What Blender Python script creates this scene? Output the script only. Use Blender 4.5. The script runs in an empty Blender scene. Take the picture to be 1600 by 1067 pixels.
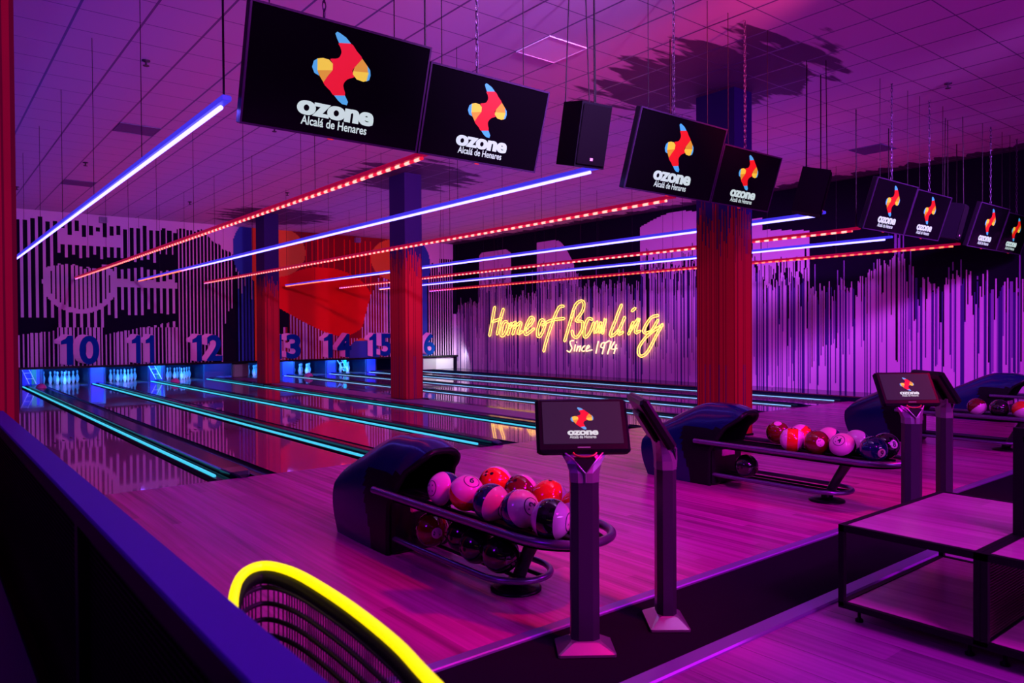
import bpy, math, random
from mathutils import Vector, Matrix
PI = math.pi
R = math.radians
rnd = random.Random(7)
C = bpy.context.scene.collection
sc = bpy.context.scene

# ------------------------------------------------------------------ camera
cd = bpy.data.cameras.new('camera'); cam = bpy.data.objects.new('camera', cd); C.objects.link(cam)
cd.sensor_width = 36.0; cd.lens = 26.25; cd.clip_start = 0.05; cd.clip_end = 200
YAW, PIT, ROL = 0.67601, 0.012789, -0.0059735
F = Vector((math.sin(YAW)*math.cos(PIT), math.cos(YAW)*math.cos(PIT), -math.sin(PIT)))
Rt = Vector((math.cos(YAW), -math.sin(YAW), 0)); U = Rt.cross(F)
R2 = Rt*math.cos(ROL) + U*math.sin(ROL); U2 = -Rt*math.sin(ROL) + U*math.cos(ROL)
m = Matrix((R2, U2, -F)).transposed().to_4x4(); m.translation = Vector((0, 0, 1.5))
cam.matrix_world = m
cd.dof.use_dof = True; cd.dof.focus_distance = 7.0; cd.dof.aperture_fstop = 4.0
sc.camera = cam

# ------------------------------------------------------------------ world, exposure
w = bpy.data.worlds.new('world'); sc.world = w; w.use_nodes = True
w.node_tree.nodes['Background'].inputs[0].default_value = (0.02, 0.004, 0.04, 1)
w.node_tree.nodes['Background'].inputs[1].default_value = 1.0
sc.view_settings.view_transform = 'Standard'; sc.view_settings.look = 'None'
sc.view_settings.gamma = 1.0; sc.view_settings.exposure = 0.0; sc.view_settings.use_curve_mapping = False
sc.cycles.use_denoising = True
sc.cycles.max_bounces = 6; sc.cycles.diffuse_bounces = 3; sc.cycles.glossy_bounces = 4
sc.cycles.sample_clamp_indirect = 4.0
sc.cycles.caustics_reflective = False; sc.cycles.caustics_refractive = False

# ------------------------------------------------------------------ lights
def aim(o, to):
    o.rotation_euler = (Vector(to) - o.location).to_track_quat('-Z', 'Y').to_euler()
def area(loc, to, sx, sy, col, W, name='added_wash'):
    l = bpy.data.lights.new(name, 'AREA'); l.shape = 'RECTANGLE'; l.size = sx; l.size_y = sy
    l.color = col; l.energy = W
    o = bpy.data.objects.new(name, l); C.objects.link(o); o.location = loc; aim(o, to); return o
def spot(loc, to, col, W, ang=60, blend=1.0, rad=0.05, name='added_spot'):
    l = bpy.data.lights.new(name, 'SPOT'); l.color = col; l.energy = W; l.spot_size = R(ang)
    l.spot_blend = blend; l.shadow_soft_size = rad
    o = bpy.data.objects.new(name, l); C.objects.link(o); o.location = loc; aim(o, to); return o
MAG = (1.0, 0.0, 0.72); VIO = (0.5, 0.03, 1.0); BLU = (0.08, 0.06, 1.0); RED = (1.0, 0.01, 0.06); CYA = (0.03, 0.35, 1.0)
STRIP_W = (36, 42)
# added washes and spots without fixtures, lighting the room from out of view
area((2.5, -2.5, 4.7), (4.5, 5.0, 0.0), 1.5, 0.6, (0.82, 0.0, 0.9), 260)
area((9.0, -1.5, 4.7), (9.5, 4.5, 0.0), 1.5, 0.6, (0.8, 0.0, 0.85), 200)
area((-4.0, 3.0, 4.6), (1.0, 6.5, 0.0), 1.5, 1.5, (0.3, 0.0, 1.0), 90)
area((4.0, -5.0, 3.5), (5.0, 9.0, 4.9), 6.0, 0.8, (0.62, 0.09, 1.0), 260)
spot((4.0, 0.8, 4.7), (5.0, 5.2, 0.0), (1.0, 0.0, 0.85), 620, 58, rad=0.1)
spot((3.2, -0.5, 4.7), (2.7, 3.3, 0.0), (1.0, 0.0, 0.02), 900, 30, rad=0.1)
spot((7.5, -0.5, 4.7), (6.6, 3.0, 0.0), (1.0, 0.0, 0.02), 850, 30, rad=0.1)
spot((9.0, 0.9, 4.6), (16.5, 15.5, 1.0), (0.64, 0.13, 1.0), 5200, 40, rad=0.4)
spot((12.5, 0.9, 4.6), (16.5, 15.5, 0.9), (0.64, 0.13, 1.0), 5000, 40, rad=0.4)
spot((9.5, 0.4, 4.6), (16.5, 8.5, 0.8), (0.62, 0.07, 0.98), 3800, 42, rad=0.4)
spot((4.0, 1.2, 4.6), (7.0, 24.0, 2.6), (0.72, 0.30, 1.0), 3600, 62, rad=0.1)
spot((6.0, 1.2, 4.6), (11.5, 24.0, 2.4), (1.0, 0.06, 0.20), 4200, 34, rad=0.1)
spot((6.5, 0.5, 4.6), (8.9, 6.0, 0.8), (1.0, 0.08, 0.08), 380, 36, rad=0.1)


# ------------------------------------------------------------------ materials
MATS = {}
def _bsdf(name):
    mt = bpy.data.materials.new(name); mt.use_nodes = True
    return mt, mt.node_tree, mt.node_tree.nodes['Principled BSDF']
def mat(name, col, rough=0.5, metal=0.0, spec=0.5, coat=0.0, noise=0.0, nscale=20.0):
    if name in MATS: return MATS[name]
    mt, nt, b = _bsdf(name)
    b.inputs['Base Color'].default_value = (*col, 1); b.inputs['Roughness'].default_value = rough
    b.inputs['Metallic'].default_value = metal; b.inputs['Specular IOR Level'].default_value = spec
    b.inputs['Coat Weight'].default_value = coat; b.inputs['Coat Roughness'].default_value = 0.05
    if noise:
        tc = nt.nodes.new('ShaderNodeTexCoord'); n = nt.nodes.new('ShaderNodeTexNoise'); n.inputs['Scale'].default_value = nscale
        n.inputs['Detail'].default_value = 4
        mx = nt.nodes.new('ShaderNodeMix'); mx.data_type = 'RGBA'; mx.blend_type = 'MULTIPLY'; mx.inputs[0].default_value = noise
        mx.inputs[6].default_value = (*col, 1)
        nt.links.new(tc.outputs['Object'], n.inputs['Vector']); nt.links.new(n.outputs['Color'], mx.inputs[7])
        nt.links.new(mx.outputs[2], b.inputs['Base Color'])
    MATS[name] = mt; return mt
def emit(name, col, s):
    if name in MATS: return MATS[name]
    mt, nt, b = _bsdf(name)
    b.inputs['Base Color'].default_value = (*[min(1, c)*0.3 for c in col], 1)
    b.inputs['Emission Color'].default_value = (*col, 1); b.inputs['Emission Strength'].default_value = s
    MATS[name] = mt; return mt
def math_node(nt, op, a, b=None):
    n = nt.nodes.new('ShaderNodeMath'); n.operation = op
    for i, v in enumerate((a, b)):
        if v is None: continue
        if isinstance(v, (int, float)): n.inputs[i].default_value = v
        else: nt.links.new(v, n.inputs[i])
    return n.outputs[0]
def wood(name, c1, c2, rough, board=0.09, coat=0.0, coat_ior=1.5, gap=0.0, length=3.0):
    """boards running along Y"""
    mt, nt, b = _bsdf(name)
    tc = nt.nodes.new('ShaderNodeTexCoord'); sp = nt.nodes.new('ShaderNodeSeparateXYZ'); nt.links.new(tc.outputs['Object'], sp.inputs[0])
    bi = math_node(nt, 'FLOOR', math_node(nt, 'DIVIDE', sp.outputs[0], board))
    wn = nt.nodes.new('ShaderNodeTexWhiteNoise'); wn.noise_dimensions = '2D'
    off = math_node(nt, 'MULTIPLY', math_node(nt, 'FRACT', math_node(nt, 'MULTIPLY', bi, 0.377)), length)
    li = math_node(nt, 'FLOOR', math_node(nt, 'DIVIDE', math_node(nt, 'ADD', sp.outputs[1], off), length))
    cb = nt.nodes.new('ShaderNodeCombineXYZ'); nt.links.new(bi, cb.inputs[0]); nt.links.new(li, cb.inputs[1]); nt.links.new(cb.outputs[0], wn.inputs['Vector'])
    mp = nt.nodes.new('ShaderNodeMapping'); mp.inputs['Scale'].default_value = (26, 0.7, 1); nt.links.new(tc.outputs['Object'], mp.inputs[0])
    nz = nt.nodes.new('ShaderNodeTexNoise'); nz.inputs['Scale'].default_value = 1.0; nz.inputs['Detail'].default_value = 5; nt.links.new(mp.outputs[0], nz.inputs['Vector'])
    fac = math_node(nt, 'ADD', math_node(nt, 'MULTIPLY', wn.outputs['Value'], 0.28), math_node(nt, 'MULTIPLY', nz.outputs['Fac'], 0.78))
    fac = math_node(nt, 'MULTIPLY', math_node(nt, 'SUBTRACT', fac, 0.2), 1.5)
    mx = nt.nodes.new('ShaderNodeMix'); mx.data_type = 'RGBA'; mx.clamp_factor = True; mx.inputs[6].default_value = (*c1, 1); mx.inputs[7].default_value = (*c2, 1)
    nt.links.new(fac, mx.inputs[0]); colo = mx.outputs[2]
    if gap:
        fr = math_node(nt, 'FRACT', math_node(nt, 'DIVIDE', sp.outputs[0], board))
        g = math_node(nt, 'GREATER_THAN', fr, gap / board)
        m2 = nt.nodes.new('ShaderNodeMix'); m2.data_type = 'RGBA'; m2.inputs[6].default_value = (*[c*0.25 for c in c1], 1)
        nt.links.new(g, m2.inputs[0]); nt.links.new(colo, m2.inputs[7]); colo = m2.outputs[2]
    nt.links.new(colo, b.inputs['Base Color'])
    b.inputs['Roughness'].default_value = rough; b.inputs['Specular IOR Level'].default_value = 0.3
    b.inputs['Coat Weight'].default_value = coat; b.inputs['Coat Roughness'].default_value = 0.04; b.inputs['Coat IOR'].default_value = coat_ior
    MATS[name] = mt; return mt

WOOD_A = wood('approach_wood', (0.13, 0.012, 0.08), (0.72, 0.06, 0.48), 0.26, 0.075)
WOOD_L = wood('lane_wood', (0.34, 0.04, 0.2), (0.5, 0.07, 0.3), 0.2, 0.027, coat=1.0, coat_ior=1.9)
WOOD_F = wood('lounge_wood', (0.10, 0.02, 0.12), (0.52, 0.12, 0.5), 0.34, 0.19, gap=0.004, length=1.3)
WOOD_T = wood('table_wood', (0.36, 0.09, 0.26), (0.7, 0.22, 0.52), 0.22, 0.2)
BLACK = mat('black_metal', (0.006, 0.004, 0.009), 0.5, spec=0.15)
BLKPL = mat('black_plastic', (0.006, 0.005, 0.009), 0.3, spec=0.14)
BLKGL = mat('black_gloss', (0.006, 0.006, 0.012), 0.08, spec=0.7)
NAVY = mat('navy_plastic', (0.003, 0.009, 0.075), 0.2, spec=0.6)
STEEL = mat('brushed_steel', (0.55, 0.5, 0.6), 0.28, metal=0.9)
RAILM = mat('purple_steel', (0.36, 0.28, 0.62), 0.42, metal=0.7); RAILD = mat('dark_tube_steel', (0.20, 0.15, 0.32), 0.28, metal=0.75)
CARPET = mat('black_carpet', (0.016, 0.011, 0.024), 0.95, spec=0.02, noise=0.7, nscale=180)
GREYP = mat('grey_post', (0.05, 0.045, 0.075), 0.33, metal=0.5)
SILV = mat('silver_plastic', (0.25, 0.22, 0.3), 0.35, metal=0.5)
WHITE = mat('white_paint', (0.8, 0.8, 0.8), 0.4)
PINW = mat('pin_white', (0.85, 0.85, 0.88), 0.25)
PINR = mat('pin_red', (0.6, 0.02, 0.02), 0.3)
SCREEN = mat('dark_screen', (0.002, 0.0015, 0.003), 0.12, spec=0.12)
SCREEN_ON = emit('lit_screen', (0.022, 0.010, 0.034), 1.0); SCREEN_ON.node_tree.nodes['Principled BSDF'].inputs['Specular IOR Level'].default_value = 0.1
L_RED = emit('logo_red', (0.66, 0.008, 0.004), 1.0); L_YEL = emit('logo_yellow', (0.72, 0.52, 0.03), 1.0)
L_OCH = emit('logo_ochre', (0.58, 0.26, 0.01), 1.0)
L_BLU = emit('logo_blue', (0.05, 0.34, 0.62), 1.0); L_WHT = emit('logo_white', (0.48, 0.66, 0.58), 1.0)
NEON_Y = emit('neon_yellow', (1.0, 0.56, 0.10), 2.6)
NEON_S = emit('neon_pale', (1.0, 0.62, 0.34), 2.0)
NEON_C = emit('neon_chair', (1.0, 0.78, 0.0), 1.25)
LED_CY = emit('led_cyan', (0.05, 0.56, 0.78), 1.15); LED_PALE = emit('led_pale_blue', (0.25, 0.52, 1.0), 1.3)

# ------------------------------------------------------------------ mesh helpers
class MB:
    def __init__(s): s.v = []; s.f = []; s.mi = []; s.sm = []
    def add(s, vs, fs, mi=0, smooth=False):
        b = len(s.v); s.v += [tuple(p) for p in vs]
        for f in fs: s.f.append([b + i for i in f]); s.mi.append(mi); s.sm.append(smooth)
    def box(s, a, b, mi=0, M=None):
        x0, y0, z0 = a; x1, y1, z1 = b
        vs = [(x0,y0,z0),(x1,y0,z0),(x1,y1,z0),(x0,y1,z0),(x0,y0,z1),(x1,y0,z1),(x1,y1,z1),(x0,y1,z1)]
        if M: vs = [M @ Vector(p) for p in vs]
        s.add(vs, [(0,3,2,1),(4,5,6,7),(0,1,5,4),(1,2,6,5),(2,3,7,6),(3,0,4,7)], mi)
        return s
    def bbox(s, a, b, c=0.01, mi=0, M=None):
        """box with chamfered vertical and top edges"""
        x0, y0, z0 = a; x1, y1, z1 = b
        def ring(i, z): return [(x0+i+c,y0+i,z),(x1-i-c,y0+i,z),(x1-i,y0+i+c,z),(x1-i,y1-i-c,z),(x1-i-c,y1-i,z),(x0+i+c,y1-i,z),(x0+i,y1-i-c,z),(x0+i,y0+i+c,z)]
        vs = ring(c, z0) + ring(0, z0+c) + ring(0, z1-c) + ring(c, z1)
        fs = [tuple(range(7, -1, -1)), tuple(range(24, 32))]
        for k in range(3):
            for i in range(8): fs.append((k*8+i, k*8+(i+1) % 8, k*8+8+(i+1) % 8, k*8+8+i))
        if M: vs = [M @ Vector(p) for p in vs]
        s.add(vs, fs, mi); return s
    def tube(s, pts, r, n=10, mi=0, closed=False, cap=True):
        pts = [Vector(p) for p in pts]; N = len(pts); rings = []
        up = Vector((0, 0, 1)); prev = None
        for i, p in enumerate(pts):
            if closed: t = pts[(i+1) % N] - pts[i-1]
            else: t = pts[min(i+1, N-1)] - pts[max(i-1, 0)]
            if t.length < 1e-9: t = Vector((0, 0, 1))
            t.normalize()
            if prev is None:
                a = up if abs(t.dot(up)) < 0.95 else Vector((1, 0, 0))
                u = t.cross(a).normalized()
            else:
                u = prev - t * prev.dot(t)
                u = u.normalized() if u.length > 1e-6 else t.cross(up).normalized()
            prev = u; v = t.cross(u)
            rr = r[i] if isinstance(r, (list, tuple)) else r
            rings.append([p + (u*math.cos(2*PI*k/n) + v*math.sin(2*PI*k/n))*rr for k in range(n)])
        vs = [q for g in rings for q in g]; fs = []
        for i in range(N if closed else N-1):
            j = (i+1) % N
            for k in range(n): fs.append((i*n+k, i*n+(k+1) % n, j*n+(k+1) % n, j*n+k))
        s.add(vs, fs, mi, True)
        if not closed and cap:
            s.add(rings[0], [tuple(range(n-1, -1, -1))], mi); s.add(rings[-1], [tuple(range(n))], mi)
        return s
    def lathe(s, prof, n=20, mi=0, c=(0, 0, 0)):
        vs = []; fs = []
        for r_, z in prof:
            for k in range(n): vs.append((c[0]+r_*math.cos(2*PI*k/n), c[1]+r_*math.sin(2*PI*k/n), c[2]+z))
        for i in range(len(prof)-1):
            for k in range(n): fs.append((i*n+k, i*n+(k+1) % n, (i+1)*n+(k+1) % n, (i+1)*n+k))
        s.add(vs, fs, mi, True)
        s.add(vs[:n], [tuple(range(n-1, -1, -1))], mi); s.add(vs[-n:], [tuple(range(n))], mi)
        return s
    def poly(s, pts, mi=0): s.add(pts, [tuple(range(len(pts)))], mi); return s
    def loft(s, secs, mi=0, smooth=True, cap=True):
        n = len(secs[0]); vs = [p for q in secs for p in q]; fs = []
        for i in range(len(secs)-1):
            for k in range(n): fs.append((i*n+k, i*n+(k+1) % n, (i+1)*n+(k+1) % n, (i+1)*n+k))
        s.add(vs, fs, mi, smooth)
        if cap: s.add(secs[0], [tuple(range(n-1, -1, -1))], mi); s.add(secs[-1], [tuple(range(n))], mi)
        return s
    def build(s, name, mats, parent=None, loc=(0, 0, 0), rz=0, M=None):
        me = bpy.data.meshes.new(name); me.from_pydata(s.v, [], s.f)
        for q in (mats if isinstance(mats, (list, tuple)) else [mats]): me.materials.append(q)
        me.polygons.foreach_set('material_index', s.mi); me.polygons.foreach_set('use_smooth', s.sm); me.update()
        o = bpy.data.objects.new(name, me); C.objects.link(o); o.parent = parent
        if M is not None: o.matrix_local = M
        else: o.location = loc; o.rotation_euler = (0, 0, rz)
        return o
def tag(o, label=None, cat=None, group=None, kind=None):
    if label: o['label'] = label
    if cat: o['category'] = cat
    if group: o['group'] = group
    if kind: o['kind'] = kind
    return o
def empty(name, loc, label, cat, group=None, rz=0):
    o = bpy.data.objects.new(name, None); C.objects.link(o); o.location = loc; o.rotation_euler = (0, 0, rz)
    o.empty_display_size = 0.05
    return tag(o, label, cat, group)
def struct(o): return tag(o, kind='structure')
def dup(root, label=None, loc=None, rz=None, group=None):
    """a copy of a thing with copies of its parts and sub-parts"""
    r = root.copy(); C.objects.link(r)
    if loc is not None: r.location = loc
    if rz is not None: r.rotation_euler = (0, 0, rz)
    if label: r['label'] = label
    if group: r['group'] = group
    for ch in list(root.children):
        c = ch.copy(); C.objects.link(c); c.parent = r
        for g in list(ch.children):
            d = g.copy(); C.objects.link(d); d.parent = c
    return r
_tc = {}
def text_geo(s, bold=0.0, ext=0.0):
    """flat text mesh as (verts, faces), origin at its lower left, width and height returned"""
    k = (s, bold)
    if k in _tc: return _tc[k]
    cu = bpy.data.curves.new('txt', 'FONT'); cu.body = s; cu.size = 1.0; cu.offset = bold; cu.resolution_u = 5
    o = bpy.data.objects.new('txt', cu); C.objects.link(o)
    bpy.context.view_layer.update()
    me = bpy.data.meshes.new_from_object(o.evaluated_get(bpy.context.evaluated_depsgraph_get()))
    vs = [v.co.copy() for v in me.vertices]; fs = [list(p.vertices) for p in me.polygons]
    bpy.data.objects.remove(o); bpy.data.curves.remove(cu); bpy.data.meshes.remove(me)
    x0 = min(v.x for v in vs); x1 = max(v.x for v in vs); y0 = min(v.y for v in vs); y1 = max(v.y for v in vs)
    vs = [(v.x-x0, v.y-y0) for v in vs]
    _tc[k] = (vs, fs, x1-x0, y1-y0); return _tc[k]
def put_text(mb, s, box, bold=0.0, mi=0, f=None, shear=0.0):
    """text scaled into box (x, y, w, h) of a local plane; f maps (x, y) to 3D"""
    vs, fs, W, H = text_geo(s, bold); x, y, w_, h_ = box
    P = [f(x + a/W*w_ + shear*b/H*h_, y + b/H*h_) for a, b in vs]
    mb.add(P, fs, mi)

# ================================================================== the room
HC = 4.9; XW = 16.5; YW = 24.0; FOUL = 7.82; XL = -7.0; YB = -6.0
PC = [(8.97, 6.2), (8.17, 13.8), (7.77, 20.85), (0.15, 6.2)]        # pillars: front left corner
def ceiling_mat():
    mt, nt, b = _bsdf('ceiling_tiles')
    tc = nt.nodes.new('ShaderNodeTexCoord'); sp = nt.nodes.new('ShaderNodeSeparateXYZ'); nt.links.new(tc.outputs['Object'], sp.inputs[0])
    X, Y = sp.outputs[0], sp.outputs[1]
    def line(c, o, wd):
        f = math_node(nt, 'FRACT', math_node(nt, 'DIVIDE', math_node(nt, 'SUBTRACT', c, o - wd/2), 0.622))
        return math_node(nt, 'LESS_THAN', f, wd/0.622)
    ln = math_node(nt, 'MAXIMUM', line(X, 5.74-6.22*2, 0.026), line(Y, 5.81-6.22*2, 0.014))
    nz = nt.nodes.new('ShaderNodeTexNoise'); nz.inputs['Scale'].default_value = 1.0; nz.inputs['Detail'].default_value = 3
    mp = nt.nodes.new('ShaderNodeMapping'); mp.inputs['Scale'].default_value = (0.9, 4.2, 1); nt.links.new(tc.outputs['Object'], mp.inputs[0]); nt.links.new(mp.outputs[0], nz.inputs['Vector'])
    wob = math_node(nt, 'MULTIPLY', math_node(nt, 'SUBTRACT', nz.outputs['Fac'], 0.5), 2.3)
    paint = None
    for px, py, r_ in ((8.5, 6.25, 1.45), (8.6, 14.2, 1.35), (8.3, 21.4, 1.5), (0.3, 6.5, 1.0), (3.0, -3, 1.0)):
        dx = math_node(nt, 'SUBTRACT', X, px); dy = math_node(nt, 'MULTIPLY', math_node(nt, 'SUBTRACT', Y, py), 0.85)
        d = math_node(nt, 'SQRT', math_node(nt, 'ADD', math_node(nt, 'MULTIPLY', dx, dx), math_node(nt, 'MULTIPLY', dy, dy)))
        e = math_node(nt, 'MINIMUM', math_node(nt, 'MAXIMUM', math_node(nt, 'MULTIPLY', math_node(nt, 'SUBTRACT', r_, math_node(nt, 'ADD', d, wob)), 7.0), 0.0), 0.94)
        paint = e if paint is None else math_node(nt, 'MAXIMUM', paint, e)
    e = math_node(nt, 'GREATER_THAN', math_node(nt, 'ADD', X, math_node(nt, 'MULTIPLY', wob, 0.5)), 16.0)
    paint = math_node(nt, 'MAXIMUM', paint, e)
    mx = nt.nodes.new('ShaderNodeMix'); mx.data_type = 'RGBA'; mx.inputs[6].default_value = (0.62, 0.52, 0.66, 1); mx.inputs[7].default_value = (0.06, 0.02, 0.10, 1)
    nt.links.new(paint, mx.inputs[0])
    m2 = nt.nodes.new('ShaderNodeMix'); m2.data_type = 'RGBA'; m2.inputs[7].default_value = (0.10, 0.06, 0.22, 1)
    nt.links.new(mx.outputs[2], m2.inputs[6]); nt.links.new(ln, m2.inputs[0]); nt.links.new(m2.outputs[2], b.inputs['Base Color'])
    nt.links.new(math_node(nt, 'MULTIPLY', ln, 0.3), b.inputs['Metallic']); nt.links.new(math_node(nt, 'SUBTRACT', 0.75, math_node(nt, 'MULTIPLY', ln, 0.4)), b.inputs['Roughness'])
    return mt
o = MB().box((XL, YB, HC), (XW+0.2, YW+4.5, HC+0.1)).build('ceiling', ceiling_mat()); struct(o)
o = MB().box((XL, 2.81, -0.12), (XW, FOUL, 0)).build('floor', WOOD_A); struct(o)
o = MB().box((XL, YB, -0.12), (XW, 2.12, 0)).build('floor', WOOD_F); struct(o)
o = MB().box((XL, 2.12, -0.12), (XW, 2.81, -0.004)).build('floor', CARPET); struct(o)
o = MB().box((XL, FOUL, -0.25), (XW, YW+4.5, -0.13)).build('floor', BLACK); struct(o)
o = MB().bbox((XL, 2.775, -0.01), (XW, 2.845, 0.012), 0.006).build('trim_1', RAILM); struct(o)
o = MB().bbox((XL, 2.08, -0.01), (XW, 2.175, 0.016), 0.008).build('trim_2', RAILM); struct(o)
DARKW = mat('dark_wall', (0.05, 0.03, 0.07), 0.8)
o = MB().box((XL-0.1, YB, 0), (XL, YW+4.5, HC)).build('wall_left', DARKW); struct(o)
o = MB().box((XL, YB-0.1, 0), (XW, YB, HC)).build('wall_front', DARKW); struct(o)
o = MB().box((XL, YW+4.4, -0.1), (XW, YW+4.5, HC)).build('wall_service', DARKW); struct(o)

# ---- painted end wall above the pinsetters
P_D = mat('paint_black', (0.006, 0.002, 0.016), 0.8, spec=0.05); P_P = mat('paint_lavender', (0.66, 0.42, 0.70), 0.7, spec=0.1)
P_R = mat('paint_red', (0.85, 0.008, 0.012), 0.7, spec=0.1); P_DR = mat('paint_dark_red', (0.25, 0.006, 0.02), 0.7, spec=0.1)
P_B = mat('paint_blue', (0.012, 0.06, 0.42), 0.6); P_O = mat('paint_orange', (0.75, 0.13, 0.01), 0.6)
P_M = mat('paint_mauve', (0.26, 0.13, 0.44), 0.7, spec=0.1)
P_N = mat('paint_navy', (0.05, 0.025, 0.20), 0.7, spec=0.1)
PAINTS = [P_D, P_P, P_R, P_DR, P_B, P_O, P_M, P_N]; D_, P_, R_, DR_, B_, O_, M_, N_ = range(8)
def h1(i, k=0.0): 
    v = math.sin(i*127.1 + k*311.7)*43758.5453; return v - math.floor(v)
def ell(x, z, cx, cz, rx, rz): return ((x-cx)/rx)**2 + ((z-cz)/rz)**2
def end_mural(x, z):
    if x < 6.25:                                     # broad stripes with the painted face
        i = math.floor(x/0.175); f = x/0.175 - i; a, b, c = h1(i), h1(i, 1), h1(i, 2)
        line = 0.30 + 0.12*a; pale = f < line
        if z > 4.52 + 0.22*a: return P_
        e = ell(x, z, 3.7, 2.95, 0.92, 0.86)
        if z < 3.3 + 0.2*a and e < 1.0:
            if e > 0.78 and z < 2.75: return P_
            return D_ if (x/0.11 % 1) < 0.25 + 0.15*a and e < 0.72 else P_
        if 4.25 < x and 2.86 + 0.03*a < z < 3.04 + 0.12*b: return P_
        if 3.2 < x < 4.75:
            if 4.02 < z < 4.18: return P_
            if 4.18 <= z < 4.45: return P_ if (z < 4.22 + 0.25*b or pale) else D_
        if 3.05 < x < 6.3 and 3.36 + 0.14*a < z < 3.62 + 0.16*b: return D_
        if 5.75 < x and 3.3 + 0.2*b < z < 4.62: return D_ if f > 0.25 or z < 3.9 else P_
        if z < 1.98 and x < 3.1 and z > 1.5 + 0.12*(x-2.2): return D_
        if 4.3 < x < 6.2 and 1.62 + 0.2*(x-4.9) < z < 1.95 + 0.3*c: return D_
        if z < 1.7: return P_ if (x/0.10 % 1) < 0.5 else D_
        return P_ if pale else D_
    if x < 7.95:
        i = math.floor(x/0.105); f = x/0.105 - i; a, b = h1(i), h1(i, 1)
        top = 4.62 + 0.1*a - max(0, x-7.0)*0.75
        if z > top: return P_
        if x > 7.35 + 0.6*max(0, (z-0.6))/2.2 and z < 2.3 and a > 0.25: return D_
        return P_ if f < 0.44 else D_
    if x < 9.35:
        i = math.floor(x/0.10); f = x/0.10 - i; a = h1(i)
        if 8.55 < x < 9.35 and z > 3.2 - (x-8.6)*0.4: return O_
        if ell(x, z, 8.38, 4.15, 0.46, 0.85) < 1: return B_
        if z > 3.9: return P_
        if 8.6 < x < 8.75: return O_
        if x >= 8.75: return D_ if f < 0.4 else R_
        if z > 2.6 + 0.9*a and f < 0.35: return P_
        if z < 3.2 + 0.2*a and x > 8.15: return B_ if f < 0.6 else D_
        return B_ if f < 0.25 else D_
    if x < 14.4:
        i = math.floor(x/0.11); f = x/0.11 - i; a = h1(i)
        if ell(x, z, 9.3, 4.2, 1.05, 0.85) < 1: return O_
        if ell(x, z, 13.75, 4.15, 0.95, 0.75) < 1: return O_
        if z > 4.75 - 0.0*x: return P_ if x < 9.9 else DR_
        if ell(x, z, 12.5, 0.7, 0.62, 0.62) < 1: return O_ if z > 1.22 and x > 12.1 else B_
        edge = 2.35 - 1.05*math.sin(min(1, (x-9.4)/2.9)*PI/2)
        if x > 12.25:
            edge = 0.6 + 2.9*min(1, (x-12.25)/0.75)**0.6
            edge -= 0.35*a
        if z < edge:
            if x < 9.75 and z > 1.0 + 0.7*a: return D_
            return P_ if f < 0.4 else (DR_ if x < 13.4 else D_)
        if ell(x, z, 11.0, 2.5, 1.9, 1.25) < 1 or (x < 10.6 and z < 3.5): return R_
        return DR_ if (x/0.2 % 1) < 0.85 or z < 2.5 else R_
    i = math.floor(x/0.105); f = x/0.105 - i; a = h1(i)
    if ell(x, z, 14.85, 4.0, 0.45, 0.85) < 1 or (x < 15.15 and z < 4.0): return B_ if x > 14.4 else P_
    if x > 16.35: return D_ if z > 2.2 else P_
    if z > 4.3 - 0.5*a*(x < 15.7): return P_
    return P_ if f < 0.46 else D_
def paint_mesh(fn, u0, u1, du, z0, z1, dz, to3):
    mb = MB(); nu = int(round((u1-u0)/du)); nz_ = int(round((z1-z0)/dz))
    for i in range(nu):
        u = u0 + i*du; um = u + du/2; k0 = 0; c0 = fn(um, z0 + dz/2)
        for k in range(1, nz_+1):
            c_ = fn(um, z0 + (k+0.5)*dz) if k < nz_ else -1
            if c_ != c0:
                za, zb = z0 + k0*dz, z0 + k*dz
                mb.add([to3(u, za), to3(u+du, za), to3(u+du, zb), to3(u, zb)], [(0, 1, 2, 3)], c0)
                k0 = k; c0 = c_
    return mb
mb = paint_mesh(end_mural, XL, XW, 0.0175*2, 0.62, HC, 0.03, lambda u, z: (u, YW, z))
mb.box((XL, YW+0.001, 0.62), (XW, YW+0.12, HC), D_)
o = mb.build('wall_end', PAINTS); struct(o)
# dark masking shelf under the mural
o = MB().bbox((XL, YW-0.10, 0.56), (XW, YW+0.14, 0.62), 0.01).build('trim_3', BLKPL); struct(o)

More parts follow.
